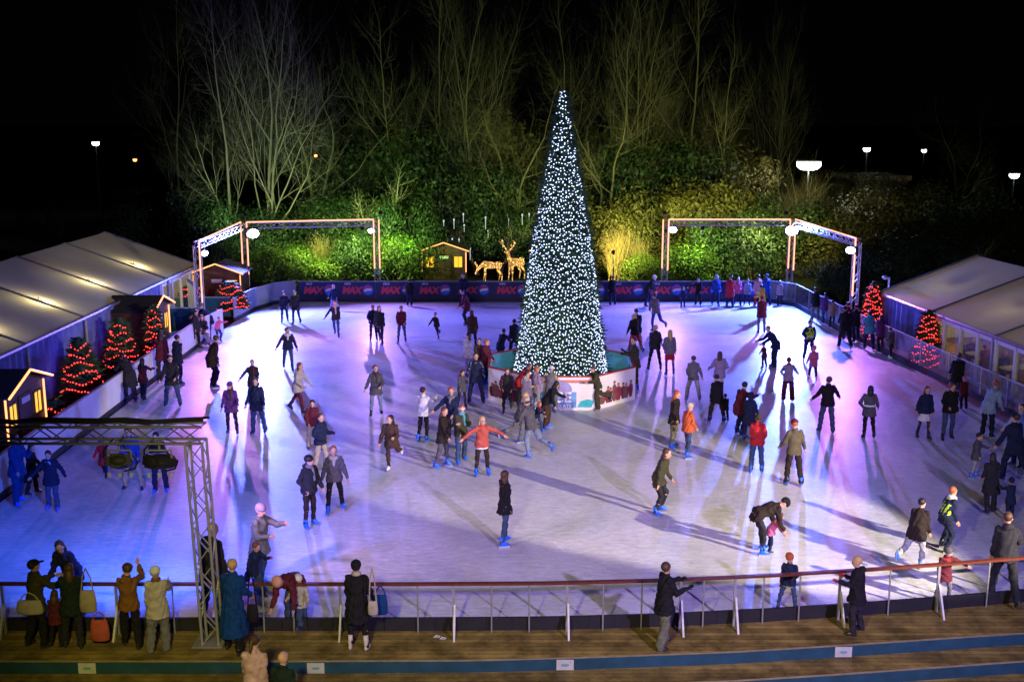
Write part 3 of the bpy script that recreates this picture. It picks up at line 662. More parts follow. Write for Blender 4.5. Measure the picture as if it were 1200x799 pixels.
# ---------------------------------------------------------------- tree enclosure
TX, TY = 1.72, 38.3
en = empty('tree_enclosure', (TX, TY, 0), 0, 'eight-sided panelled enclosure with red rim and turquoise inside round the big lit tree', 'enclosure')
CY = mat('turquoise_board', (.10, .42, .45), .5, 0, .1, 2); REDRIM = mat('red_rim', (.42, .05, .03), .4, 0, .1)
PBL = mat('poster_blue', (.07, .22, .48), .5, 0, .35, 2.2); PW = mat('poster_white', (.72, .70, .68), .5, 0, .08, 3); PDK = mat('poster_dark', (.09, .02, .03), .6, 0, .6, 6); PPB = mat('poster_print', (.16, .34, .58), .5, 0, .3, 5)
rad = 2.72
for i in range(8):
    a0 = R(-90 - 22.5 + 45 * i); a1 = a0 + R(45)
    p0 = Vector((math.cos(a0), math.sin(a0), 0)) * rad; p1 = Vector((math.cos(a1), math.sin(a1), 0)) * rad
    c = (p0 + p1) / 2; d = p1 - p0; ang = math.atan2(d.y, d.x); M = Matrix.Rotation(ang, 3, 'Z')
    loc = lambda x, y, z: c + M @ Vector((x, y, z))
    h = 1.12; W_ = d.length
    b = MB(); b.box(loc(0, .0, h / 2), (W_ - .01, .05, h), ang); p = b.build('panel', PW, en)
    b = MB(); b.box(loc(0, .04, h / 2 + .01), (W_ - .05, .02, h - .04), ang); b.build('inner_lining', CY, p)
    b = MB(); b.box(loc(0, .0, h + .022), (W_ + .02, .09, .04), ang); b.build('top_rim', REDRIM, p)
    rnd = random.Random(i + 3)
    def poster(shape, m, y=-.03, nm='print'):
        bb = MB(); bb.cur = 0
        bb.add([loc(x, y, z) for x, z in shape], [tuple(range(len(shape)))]); return bb.build(nm, m, p)
    if i == 0:
        poster([(-1.02, .08), (.42, .08), (.42, .62), (-1.02, .62)], PPB, -.028)
        bb = MB(); 
        bb.add([loc(-.15 + .42 * math.cos(t), -.031, .70 + .30 * math.sin(t)) for t in [k * math.pi * 2 / 26 for k in range(26)]], [tuple(range(26))]); bb.build('print', mat('poster_lilac', (.32, .30, .52), .5, 0, .2, 4), p)
        poster([(.45, .10), (.92, .10), (1.02, .32), (.80, .38), (.55, .30)], mat('poster_teal', (.04, .42, .48), .5, 0, .2, 4), -.031)
        poster([(-1.0, .93), (.95, .93), (.95, 1.03), (-1.0, 1.03)], mat('poster_red_band', (.6, .22, .15), .5, 0, .2, 4), -.029)
        t = text_mesh('ICE', .50, 0, .012, 1.05); text_obj('lettering', t, mat('poster_letters', (.82, .86, .88), .5, 0, 0), loc(-.12, -.036, .42), R(90), ang, p)
        t = text_mesh('SKATE', .16, 0, .004, 1.05); text_obj('lettering', t, MATS['poster_letters'], loc(.02, -.036, .14), R(90), ang, p)
    else:
        # printed photograph of a group of people: standing figure silhouettes of mixed width
        for k in range(9):
            x = -.85 + k * .2 + rnd.uniform(-.05, .05); hh = rnd.uniform(.55, .85) if k != 4 else .95; w = rnd.uniform(.09, .15)
            poster([(x - w * .7, .14), (x + w * .7, .14), (x + w * 1.25, hh * .45), (x + w * 1.1, hh * .68), (x + w * .4, hh * .76), (x - w * .4, hh * .76), (x - w * 1.1, hh * .68), (x - w * 1.25, hh * .45)],
                   (PDK, mat('poster_brown', (.16, .07, .06), .6, 0, .4, 6), mat('poster_maroon', (.22, .03, .05), .6, 0, .4, 6))[k % 3], -.028 - .0012 * k)
            poster([(x + .058 * math.cos(t), hh * .80 + .062 * math.sin(t)) for t in [v * math.pi / 6 for v in range(12)]], mat('poster_skin', (.42, .22, .16), .6, 0, .2, 9), -.0286 - .0012 * k)
            poster([(x + .062 * math.cos(t), hh * .83 + .06 * math.sin(t)) for t in [v * math.pi / 8 for v in range(9)]], (PDK, MATS.get('poster_maroon', PDK))[k % 2], -.0290 - .0012 * k)
# ---------------------------------------------------------------- big Christmas tree
ct = empty('christmas_tree', (TX, TY, 0), 0, 'giant cone-shaped christmas tree covered with white lights in the middle of the ice', 'christmas tree')
rr = random.Random(5)
TH, TR = 10.35, 1.74
def tree_r(z): 
    t = z / TH; return TR * (1 - t) ** .94 * (1 - .04 * math.sin(t * 9)) + .035
NEEDLE = mat('fir_needles', (.022, .06, .022), .75, 0, .45, 3)
def cone_foliage(H, rf, n, size, seed, mk=MB):
    q = random.Random(seed); b = MB()
    rings = [(Vector((0, 0, z * H / 14 + .08)), Vector((1, 0, 0)), Vector((0, 1, 0)), rf(z * H / 14) * .86, rf(z * H / 14) * .86) for z in range(15)]
    b.loft(rings, 22)
    for i in range(n):
        z = H * (1 - math.sqrt(q.random())) if q.random() < .8 else q.uniform(0, H); a = q.uniform(0, 2 * math.pi); r = rf(z)
        c = Vector((math.cos(a) * r * q.uniform(.82, .98), math.sin(a) * r * q.uniform(.82, .98), z + .06))
        out = Vector((math.cos(a), math.sin(a), q.uniform(-.5, .3))).normalized(); sd = out.cross(Vector((q.uniform(-1, 1), q.uniform(-1, 1), q.uniform(-1, 1)))).normalized()
        L_ = size * q.uniform(.6, 1.5); b.add([c - sd * L_ * .22, c + sd * L_ * .22, c + out * L_], [(0, 1, 2)])
    return b
cone_foliage(TH, tree_r, 9000, .24, 9).build('foliage', NEEDLE, ct)
b = MB(); b.cyl((0, 0, 0), (0, 0, 1.0), .16, .14, 10); b.build('trunk', mat('bark', (.06, .05, .035), .9, 0, .3, 5, .5), ct)
z = .30; k = 0
while z < TH + .12:
    r = tree_r(min(z, TH - .02)) + .03; n = max(5, int(2 * math.pi * r / .106)); pp = []
    for i in range(n):
        a = 2 * math.pi * (i + rr.uniform(-.3, .3)) / n + k * .7; zz = z + rr.uniform(-.07, .07); r2 = r + rr.uniform(-.02, .04)
        pp.append(Vector((math.cos(a) * r2, math.sin(a) * r2, zz)))
    string(ct, pp, .0205, BULB); k += 1
    z += .104
# ---------------------------------------------------------------- trusses with rope light
def truss(b, a, c, w=.28, r=.025, step=.42, n=5):
    a = Vector(a); c = Vector(c); d = (c - a).normalized(); u = d.orthogonal().normalized() if abs(d.z) < .9 else Vector((1, 0, 0))
    if abs(d.z) < .9: u = Vector((0, 0, 1))
    v = d.cross(u).normalized(); L_ = (c - a).length
    cs = [(u * i + v * j) * w / 2 for i, j in ((1, 1), (1, -1), (-1, -1), (-1, 1))]
    for o in cs: b.cyl(a + o, c + o, r, r, n + 1)
    k = max(2, round(L_ / step))
    for f in range(4):
        o0, o1 = cs[f], cs[(f + 1) % 4]
        for i in range(k):
            t0 = a + d * (L_ * i / k); t1 = a + d * (L_ * (i + 1) / k)
            if i % 2: b.cyl(t0 + o0, t1 + o1, r * .5, r * .5, 4, False)
            else: b.cyl(t0 + o1, t1 + o0, r * .5, r * .5, 4, False)
    return b
ZT = 4.1
def gantry(label, posts, beams, ropes):
    e = empty('lighting_truss', (0, 0, 0), 0, label, 'truss')
    for (x, y) in posts:
        truss(MB(), (x, y, 0), (x, y, ZT)).build('post', ALU, e)
        b = MB(); b.box((x, y, .012), (.6, .6, .02)); b.build('base_plate', STEELP, e)
    for a, c in beams: truss(MB(), (a[0], a[1], ZT), (c[0], c[1], ZT)).build('beam', ALU, e)
    for r_ in ropes: MB().tube(r_, .035, 6).build('rope_light', ROPE, e)
    return e
A_, B_, C_ = (-13.75, 48.3), (-13.85, 57.3), (-7.2, 58.9); D_, E_, F_ = (8.15, 58.9), (14.85, 58.9), (15.45, 49.5)
def rope(p, q): return [Vector((p[0], p[1], 1.6)), Vector((p[0], p[1], ZT + .2)), Vector((q[0], q[1], ZT + .2)), Vector((q[0], q[1], 1.7))]
def ropeL(p, q, s=1): 
    o = Vector((0, -.19, 0)); return [v + o for v in rope(p, q)]
gantry('lighting truss with pinkish rope lights at the far left corner of the rink', (A_, B_, C_), ((A_, B_), (B_, C_)),
       (ropeL((A_[0] + .15, A_[1]), (B_[0] - .1, B_[1])), ropeL((B_[0] + .2, B_[1]), (C_[0] - .12, C_[1])), [Vector((C_[0] + .16, C_[1] - .19, 1.7)), Vector((C_[0] + .16, C_[1] - .19, ZT + .2))]))
gantry('lighting truss with pinkish rope lights at the far right corner of the rink', (D_, E_, F_), ((D_, E_), (E_, F_)),
       (ropeL((D_[0] + .14, D_[1]), (E_[0] - .14, E_[1])), ropeL((E_[0] + .14, E_[1]), (F_[0] - .15, F_[1])), [Vector((D_[0] - .16, D_[1] - .19, 1.7)), Vector((D_[0] - .16, D_[1] - .19, ZT + .2))]))
nt_ = empty('lighting_truss', (0, 0, 0), 0, 'bare aluminium lighting truss without rope lights at the near left of the rink', 'truss')
NPX, NPY = -5.58, 19.05
truss(MB(), (NPX + .04, NPY, .02), (NPX - .06, NPY, 3.88), .30, .027, .40, 6).build('post', ALU, nt_)
truss(MB(), (-14.6, NPY, 4.02), (NPX + .1, NPY, 4.02), .30, .027, .40, 6).build('beam', mat('dull_aluminium', (.22, .22, .24), .5, .6, .1), nt_)
b = MB(); b.box((NPX, NPY, .035), (.55, .55, .02)); b.build('base_plate', STEELP, nt_)
b = MB()
q = random.Random(3); pz = [Vector((-12.5 + i * .5, NPY + q.uniform(-.06, .06), 4.22 + q.uniform(-.015, .05))) for i in range(15)]
b.tube(pz, .035, 6); b.tube([p + Vector((.1, .06, q.uniform(0, .04))) for p in pz], .028, 6); b.build('cable_bundle', DARKM, nt_)
# lamps
def flood(loc, aim, label, energy, col, cone=130, size=.25, lens=None, group='floodlights on the trusses', blend=.6, scale=1.0, lit=True):
    loc = Vector(loc); e = empty('floodlight', loc, 0, label, 'floodlight', group)
    d = (Vector(aim) - loc).normalized(); M = d.to_track_quat('Z', 'Y').to_matrix()
    b = MB(); b.box(M @ Vector((0, 0, -.10 * scale)), (.34 * scale, .26 * scale, .16 * scale), rot=M); b.build('housing', DARKM, e)
    if lit: b = MB(); b.ell(M @ Vector((0, 0, .0)), (.16 * scale, .12 * scale, .07), M, 12, 6); b.build('lens', lens or LAMPW, e)
    b = MB(); b.cyl((0, 0, .05), (0, 0, .33), .015, .015, 5); b.build('bracket', STEELP, e)
    if energy:
        l = bpy.data.lights.new('beam', 'SPOT'); l.energy = energy; l.color = col; l.spot_size = R(cone); l.spot_blend = blend; l.shadow_soft_size = size * .5
        o = bpy.data.objects.new('beam', l); COL.objects.link(o); o.parent = e; o.location = M @ Vector((0, 0, .12)); o.rotation_euler = d.to_track_quat('-Z', 'Y').to_euler()
    return e
flood((B_[0] + .55, B_[1] - .35, ZT - .38), (-1, 36, 0), 'big blue-white floodlight at the corner of the far left truss', LP['B'], (.12, .15, 1.0), 120, .3, LAMPW, scale=1.9)
flood((A_[0] + .35, A_[1] - .1, ZT - .35), (-2, 38, 0), 'small lilac floodlight on the nearest post of the far left truss', LP['A'], (.62, .20, 1.0), 140, .2, LAMPB)
flood((C_[0] - .25, C_[1] - .25, ZT - .40), (-3, 40, 0), 'small floodlight on the right post of the far left truss', LP['C'], (.42, .22, 1.0), 140, .2, LAMPB)
flood((D_[0] + .35, D_[1] - .25, ZT - .35), (4, 40, 0), 'small floodlight on the left post of the far right truss', LP['D'], (.42, .22, 1.0), 140, .2, LAMPB, scale=1.3)
flood((E_[0] - .1, E_[1] - .4, ZT - .38), (0, 30, 0), 'big blue-white floodlight at the corner of the far right truss', LP['E'], (.10, .16, 1.0), 140, .3, LAMPW, scale=2.0)
flood((F_[0] - .35, F_[1] - .2, ZT - .35), (6, 36, 0), 'floodlight on the nearest post of the far right truss', LP['F'], (.60, .20, 1.0), 140, .2, LAMPB, scale=1.3)
# near left truss: two hanging lamps seen from behind
for key, x, a, l in (('N1', -7.02, (-9.0, 28, 0), 'broad black stage lamp hanging under the near truss, farther from its post'), ('N2', -6.30, (3.5, 34, 0), 'black stage lamp hanging under the near truss next to its post')):
    e = empty('stage_lamp', (x, NPY, 3.50), 0, l, 'stage lamp', 'lamps under the near truss')
    M = (Vector(a) - Vector((x, NPY, 3.50))).normalized().to_track_quat('Z', 'Y').to_matrix(); s = .95
    b = MB(); b.loft([(M @ Vector((0, 0, z)), M @ Vector((1, 0, 0)), M @ Vector((0, 1, 0)), .24 * r * s, .15 * r * s) for z, r in ((-.24, .5), (-.18, .9), (.0, 1.0), (.14, 1.0), (.20, .95))], 14); b.build('housing', DARKM, e, True)
    b = MB(); b.tube([Vector((-.22 * s, 0, 0)), Vector((-.22 * s, 0, .2)), Vector((.22 * s, 0, .2)), Vector((.22 * s, 0, 0))], .018, 6); b.cyl((0, 0, .2), (0, 0, .38), .02, .02, 6); b.build('yoke', STEELP, e)
    for k in (-.2, 0, .22): b = MB(); b.box((k * s, -.05, -.24), (.05, .04, .09)); b.build('barn_door_clip', mat('pale_clip', (.5, .55, .6), .4, .4, 0), e)
    b = MB(); qq = random.Random(int(-x * 50)); b.tube([Vector((.0, .02, .38)), Vector((.16, .03, .12 + qq.uniform(-.05, .05))), Vector((.30, .05, -.02)), Vector((.24, .06, -.16)), Vector((.05, .04, -.20))], .020, 6); b.tube([Vector((-.1, .02, .40)), Vector((-.28, .03, .2)), Vector((-.30, .05, .02))], .018, 6); b.build('cable', DARKM, e)
    b = MB()
    for u_, w_, hh in ((-.13, .16, .20), (.05, .20, .26), (.17, .10, .17)): b.box(M @ Vector((u_ * s, 0, -.10)), (w_ * s, hh * s, .24), rot=M)
    b.build('ballast_box', DARKM, e)
    b = MB(); b.ell(M @ Vector((0, 0, .19)), (.19 * s, .11 * s, .02), M); b.build('lens', emit('stage_lens', (1.0, .7, .85), 8), e)
    if LP.get(key):
        en_, col, cone = LP[key]
        L_ = bpy.data.lights.new('beam', 'SPOT'); L_.energy = en_; L_.color = col; L_.spot_size = R(cone); L_.spot_blend = .9; L_.shadow_soft_size = .12
        o = bpy.data.objects.new('beam', L_); COL.objects.link(o); o.parent = e; o.location = M @ Vector((0, 0, .3)); o.rotation_euler = M.to_quaternion().to_euler(); o.rotation_euler = (Vector(a) - Vector((x, NPY, 3.50))).to_track_quat('-Z', 'Y').to_euler()
# unseen spots: warm beam on rink follows shadows, rest added as fill and tint
def off_lamp(loc, aim, energy, col, cone, size=.3, blend=.7):
    l = bpy.data.lights.new('stand_floodlight', 'SPOT'); l.energy = energy; l.color = col; l.spot_size = R(cone); l.spot_blend = blend; l.shadow_soft_size = size
    o = bpy.data.objects.new('stand_floodlight', l); COL.objects.link(o); o.location = loc; o.rotation_euler = (Vector(aim) - Vector(loc)).to_track_quat('-Z', 'Y').to_euler()
for a in LP['off']: off_lamp(*a)
# ---------------------------------------------------------------- huts
def hut(loc, rz, label, w=2.5, d=2.0, eh=2.0, rh=.42, ropes='full', windows=((-.82, .5), (.82, .5))):
    e = empty('wooden_hut', loc, rz, label, 'hut', 'lit wooden huts around the rink')
    b = MB(); b.box((0, d / 2, eh / 2), (w, d, eh)); b.add([(-w / 2, 0, eh), (w / 2, 0, eh), (0, 0, eh + rh), (-w / 2, d, eh), (w / 2, d, eh), (0, d, eh + rh)], [(0, 1, 2), (3, 5, 4)]); b.build('wall', LOG, e)
    b = MB(); o = .22; k = rh / (w / 2)
    for s in (1, -1):
        b.add([(0, -o, eh + rh + .03), (s * (w / 2 + o), -o, eh - k * o + .03), (s * (w / 2 + o), d + o, eh - k * o + .03), (0, d + o, eh + rh + .03), (0, -o, eh + rh + .09), (s * (w / 2 + o), -o, eh - k * o + .09), (s * (w / 2 + o), d + o, eh - k * o + .09), (0, d + o, eh + rh + .09)],
              [(0, 1, 2, 3), (4, 5, 6, 7), (0, 1, 5, 4), (1, 2, 6, 5), (2, 3, 7, 6)])
    b.build('roof', mat('roof_felt', (.03, .028, .03), .9, 0, .2), e)
    for (x, ww) in windows:
        b = MB(); b.box((x, -.012, 1.35), (ww * .92, .02, .62)); p = b.build('window', WIN, e)
        b = MB()
        for (dx, dz, sx, sz) in ((0, .33, ww + .06, .05), (0, -.33, ww + .06, .05), (-ww / 2, 0, .05, .66), (ww / 2, 0, .05, .66), (0, 0, .025, .62)): b.box((x + dx, -.03, 1.35 + dz), (sx, .03, sz))
        b.build('frame', mat('window_frame', (.10, .05, .02), .7), p)
    b = MB(); b.box((0, -.02, .95), (.85, .03, 1.7)); p = b.build('door', mat('hut_door', (.05, .02, .015), .7, 0, .3, 9), e)
    b = MB(); b.cyl((.3, -.035, .95), (.3, -.08, .95), .025); b.build('handle', STEELP, p)
    b = MB(); b.box((0, -.045, 1.62), (.52, .02, .17)); b.build('name_board', mat('name_board', (.45, .45, .5), .5, 0, .1), e)
    eo = eh - k * o; r_ = .034
    pl = [(-w / 2 - o, -o - .03, eo + .06), (0, -o - .03, eh + rh + .07), (w / 2 + o, -o - .03, eo + .06)]
    MB().tube([Vector(p) for p in pl], r_, 6).build('rope_light', ROPEY, e)
    for s in (1, -1): MB().tube([Vector((s * (w / 2 + .02), -.04, eo)), Vector((s * (w / 2 + .02), -.04, .75))], r_ * .85, 6).build('rope_light', ROPEY, e)
    return e
hut((-14.0, 30.9, 0), R(90), 'dark wooden hut with orange rope lights at the left edge behind the near truss', 2.5, 1.9)
hut((-14.35, 44.4, 0), R(90), 'dark wooden hut with rope lights beside the left boards and the red-lit trees', 2.4, 1.6)
hut((-14.65, 54.6, 0), 0, 'dark wooden hut with one lit window behind the far left truss', 2.3, 1.8, windows=((.75, .55),))
hut((-3.95, 64.2, 0), 0, 'small hut with two yellow windows among the bushes beyond the far banner', 2.5, 2.0)
hut((2.45, 64.4, 0), 0, 'hut mostly hidden behind the giant lit tree', 2.5, 2.0)
# ---------------------------------------------------------------- small trees with red lights
def red_tree(loc, H, r, label, rings=8, seed=1, top=.05, name='christmas_tree', cat='christmas tree', grp='small trees with red lights'):
    e = empty(name, loc, seed, label, cat, grp)
    rf = lambda z: r * (1 - z / H) ** .75 + top
    cone_foliage(H, rf, 1100, .20, seed).build('foliage', NEEDLE, e)
    q = random.Random(seed)
    for i in range(rings):
        z = H * (i + .5) / rings * .96; R_ = rf(z) + .03; n = max(5, int(2 * math.pi * R_ / .10)); b = MB()
        string(e, [Vector((math.cos(2 * math.pi * j / n) * R_, math.sin(2 * math.pi * j / n) * R_, z + .07 * math.sin(2 * math.pi * j / n * 3 + i * 1.7) + q.uniform(-.04, .04))) for j in range(n)], .027, REDB)
    return e
red_tree((-14.75, 37.0, .35), 1.8, .60, 'broad low christmas tree with rings of red lights nearest the left hut', 6, 2, .10)
red_tree((-14.75, 41.0, .35), 1.75, .56, 'broad christmas tree with red lights, middle of the three by the left marquee', 6, 3, .10)
red_tree((-13.95, 42.5, .25), 2.1, .42, 'narrow christmas tree with dense red lights in front of the second hut', 8, 4)
red_tree((-14.1, 33.2, .0), .9, .35, 'knee-high bush with red lights beside the first hut', 3, 5, .12, 'shrub', 'shrub', 'small bushes with red lights')
red_tree((-15.6, 53.4, .35), 1.15, .5, 'round red-lit bush left of the far left hut', 5, 6, .25, 'shrub', 'shrub', 'small bushes with red lights')
red_tree((-13.7, 53.3, .45), 1.25, .6, 'round red-lit bush right of the far left hut', 5, 7, .28, 'shrub', 'shrub', 'small bushes with red lights')
red_tree((15.75, 47.8, .0), 2.5, .48, 'christmas tree with dense red lights at the corner of the right marquee', 13, 8, .08)
red_tree((16.25, 42.6, .0), 2.15, .48, 'red-lit christmas tree in front of the right marquee curtain', 10, 9, .08)
# ---------------------------------------------------------------- marquees
CURT = mat('curtain_blue', (.09, .12, .36), .8, 0, .6, 1.3, .6)
def marquee(sx, xe, xr, y0, y1, ze, zr, label, bay=5.0, tilt=0.0):
    """eave on the rink side at xe, ridge at xr; far gable at y1"""
    e = empty('marquee', (0, 0, 0), 0, label, 'marquee')
    n = int(round((y1 - y0) / bay)); xo = xr + (xr - xe)
    X = lambda x, y: x + (y1 - y) * tilt
    for i in range(n):
        a = y0 + (y1 - y0) * i / n; c = y0 + (y1 - y0) * (i + 1) / n - .03
        for (u, v) in ((xe, xr), (xr, xo)):
            zu, zv = (ze, zr) if u == xe else (zr, ze)
            b = MB(); N = 5
            for s in range(N):
                for t in range(N):
                    def pt(si, ti):
                        fx = si / N; fy = ti / N; y = a + (c - a) * fy
                        return (X(u + (v - u) * fx, y), y, zu + (zv - zu) * fx - .07 * math.sin(math.pi * fx) * math.sin(math.pi * fy))
                    b.quad(pt(s, t), pt(s + 1, t), pt(s + 1, t + 1), pt(s, t + 1))
            b.build('roof_panel', ROOFM, e, True)
    b = MB()
    for i in range(n + 1):
        y = y0 + (y1 - y0) * i / n
        b.cyl((X(xe, y), y, ze + .02), (X(xr, y), y, zr + .02), .05, .05, 5); b.cyl((X(xr, y), y, zr + .02), (X(xo, y), y, ze + .02), .05, .05, 5); b.cyl((X(xe, y), y, 0), (X(xe, y), y, ze), .06, .06, 6)
    b.cyl((X(xe, y0), y0, ze + .01), (X(xe, y1), y1, ze + .01), .07, .07, 6); b.build('frame', mat('marquee_frame', (.25, .26, .30), .4, .5, .1), e)
    b = MB(); b.add([(X(xe, y1), y1 + .02, 0), (X(xo, y1), y1 + .02, 0), (X(xo, y1), y1 + .02, ze), (X(xr, y1), y1 + .02, zr), (X(xe, y1), y1 + .02, ze)], [(0, 1, 2, 3, 4)]); b.build('gable_wall', PVC, e)
    return e, X
ROOFM = bpy.data.materials.new('marquee_roof'); ROOFM.use_nodes = True
nt = ROOFM.node_tree; nt.nodes.clear(); o_ = nt.nodes.new('ShaderNodeOutputMaterial'); d_ = nt.nodes.new('ShaderNodeBsdfDiffuse'); t_ = nt.nodes.new('ShaderNodeBsdfTranslucent'); x_ = nt.nodes.new('ShaderNodeMixShader')
tc = nt.nodes.new('ShaderNodeTexCoord'); n_ = nt.nodes.new('ShaderNodeTexNoise'); n_.inputs['Scale'].default_value = .7; n_.inputs['Detail'].default_value = 5; cr = nt.nodes.new('ShaderNodeMixRGB')
cr.inputs[1].default_value = (.40, .41, .24, 1); cr.inputs[2].default_value = (.66, .66, .40, 1); nt.links.new(tc.outputs['Object'], n_.inputs[0]); nt.links.new(n_.outputs[0], cr.inputs[0]); nt.links.new(cr.outputs[0], d_.inputs[0])
t_.inputs[0].default_value = (.55, .50, .38, 1); x_.inputs[0].default_value = .35; nt.links.new(d_.outputs[0], x_.inputs[1]); nt.links.new(t_.outputs[0], x_.inputs[2]); nt.links.new(x_.outputs[0], o_.inputs[0])
lm, Xl = marquee(-1, -15.75, -20.3, 25.3, 55.3, 2.3, 3.95, 'long white marquee with blue curtained wall along the left side of the rink', 5.0)
def inner_lamp(x, y, z, en_, label, parent_x=None, grp='lamps inside the marquees'):
    e = empty('pendant_lamp', (x, y, z), 0, label, 'lamp', grp)
    b = MB(); b.ell((0, 0, 0), (.10, .10, .07)); b.build('lamp_shade', emit('pendant_glow', (1, .75, .35), 8), e); b = MB(); b.cyl((0, 0, .05), (0, 0, .35), .008, .008, 4); b.build('cord', DARKM, e)
    l = bpy.data.lights.new('lamp', 'POINT'); l.energy = en_; l.color = (1, .86, .48); l.shadow_soft_size = .08; o = bpy.data.objects.new('lamp', l); COL.objects.link(o); o.parent = e; o.location = (0, 0, -.1)
names = ('nearest', 'second', 'third', 'fourth', 'fifth', 'farthest')
for i, y in enumerate((30.5, 35.5, 40.5, 45.5, 51)): inner_lamp(-17.5, y, 2.72, LP['marq'], names[i] + ' lamp glowing through the left marquee roof')
# curtain wall with folds
def folds(y0, y1, x, h, m, name, parent, Xf, amp=.06, pitch=.42):
    b = MB(); n = int((y1 - y0) / .1)
    for i in range(n):
        ya = y0 + (y1 - y0) * i / n; yb = y0 + (y1 - y0) * (i + 1) / n
        fa_ = amp * math.sin(ya / pitch * 2 * math.pi) + amp * .5 * math.sin(ya * 3.1); fb_ = amp * math.sin(yb / pitch * 2 * math.pi) + amp * .5 * math.sin(yb * 3.1)
        b.quad((Xf(x, ya) + fa_, ya, 0), (Xf(x, yb) + fb_, yb, 0), (Xf(x, yb) + fb_, yb, h), (Xf(x, ya) + fa_, ya, h))
    return b.build(name, m, parent, True)
folds(25.4, 49.4, -15.85, 2.28, CURT, 'curtain_wall', lm, Xl)
WFR = mat('white_frame', (.55, .56, .55), .4, 0, .05); PANE = glass('window_pane', (.75, .75, .7), .05, .08)
def glazed(e, Xf, x, ys, h, thick=.06):
    for a, c in zip(ys, ys[1:]):
        xa, xc = Xf(x, a), Xf(x, c); b = MB(); ang = math.atan2(c - a, xc - xa); L_ = math.hypot(c - a, xc - xa); cx, cy = (xa + xc) / 2, (a + c) / 2
        b.box((xa, a, h / 2), (.12, .12, h), ang); b.box((cx, cy, h - .07), (L_, .07, .14), ang); b.box((cx, cy, .10), (L_, .07, .2), ang); w = b.build('window_frame', WFR, e)
        b = MB(); b.box((cx, cy, h / 2), (L_ - .1, .012, h - .3), ang); b.build('pane', PANE, w)
glazed(lm, Xl, -15.8, (49.5, 51.0, 52.4, 53.9, 55.2), 2.2)
b = MB(); b.box((-15.2, 52.0, 1.05), (.06, .9, 2.0), R(35)); b.build('door', WFR, lm)
rm, Xr = marquee(1, 16.05, 20.3, 23.2, 48.2, 2.0, 3.65, 'white marquee with windows and seated diners along the right side of the rink', 5.0, .085)
folds(43.2, 48.1, 16.10, 1.97, CURT, 'curtain_wall', rm, Xr)
glazed(rm, Xr, 16.08, tuple(43.1 - i * 1.28 for i in range(15)), 1.95)
for i, y in enumerate((27, 31.5, 36, 40.5, 46)): inner_lamp(18.6 + (48 - y) * .085, y, 1.75, LP['marqR'], names[i] + ' lamp inside the right marquee')
b = MB(); b.box((19.7, 36, .01), (8, 25, .02)); b.build('floor', mat('marquee_floor', (.20, .12, .06), .6, 0, .2), rm)
# tables with diners
for i, (y, lab) in enumerate(((41.3, 'farthest'), (38.8, 'middle'), (36.3, 'nearest'))):
    x = Xr(16.05, y) + 1.1; t = empty('dining_table', (x, y, 0), 0, lab + ' small table with pale cloth inside the right marquee', 'table', 'tables inside the right marquee')
    b = MB(); b.cyl((0, 0, .72), (0, 0, .75), .45, .45, 20); b.build('table_top', mat('table_cloth', (.6, .55, .4), .8), t); b = MB(); b.cyl((0, 0, 0), (0, 0, .72), .04, .04); b.cyl((0, 0, 0), (0, 0, .03), .25, .22, 14); b.build('leg', STEELP, t)
    dd = (('red', 'black'), ('white', 'dark'), ('beige', 'black'))[i]
    for s in (-1, 1):
        c = empty('chair', (x, y + s * .72, 0), 0, 'chair %s the %s table inside the right marquee' % ('on the near side of' if s < 0 else 'beyond', lab), 'chair', 'chairs inside the right marquee')
        b = MB(); b.box((0, 0, .44), (.42, .42, .05)); b.build('seat', mat('chair_wood', (.2, .12, .06), .5), c); b = MB(); b.box((0, s * .2, .70), (.40, .03, .42)); b.build('backrest', MATS['chair_wood'], c)
        for lx in (-.18, .18):
            for ly in (-.18, .18): b = MB(); b.cyl((lx, ly, 0), (lx, ly, .42), .018, .018, 5); b.build('leg', MATS['chair_wood'], c)
        person(0, 0, 0, 180 if s < 0 else 0, 'sit', 'ff', dd[0 if s < 0 else 1], 'short', 'dark', 'reg', 'short', ('hairbrown', 'blonde', 'ginger')[i], 'diner in %s top seated %s the %s table in the right marquee' % (dd[0 if s < 0 else 1], 'before' if s < 0 else 'beyond', lab), feet='shoe', loc=Vector((x, y + s * .38, 0)), scale=.95, group='diners inside the right marquee')
finish_people()
# ---------------------------------------------------------------- reindeer of lights
DEER = bpy.data.materials.new('deer_lights'); DEER.use_nodes = True
nt = DEER.node_tree; b_ = nt.nodes['Principled BSDF']; b_.inputs['Base Color'].default_value = (.15, .09, .03, 1)
tc = nt.nodes.new('ShaderNodeTexCoord'); vo = nt.nodes.new('ShaderNodeTexVoronoi'); vo.inputs['Scale'].default_value = 9; nt.links.new(tc.outputs['Object'], vo.inputs[0])
lt = nt.nodes.new('ShaderNodeMapRange'); lt.inputs['From Min'].default_value = .15; lt.inputs['From Max'].default_value = .5; lt.inputs['To Min'].default_value = 3.4; lt.inputs['To Max'].default_value = .35; nt.links.new(vo.outputs['Distance'], lt.inputs[0])
b_.inputs['Emission Color'].default_value = (1, .50, .13, 1); nt.links.new(lt.outputs[0], b_.inputs['Emission Strength']); DEER.cycles.emission_sampling = 'NONE'
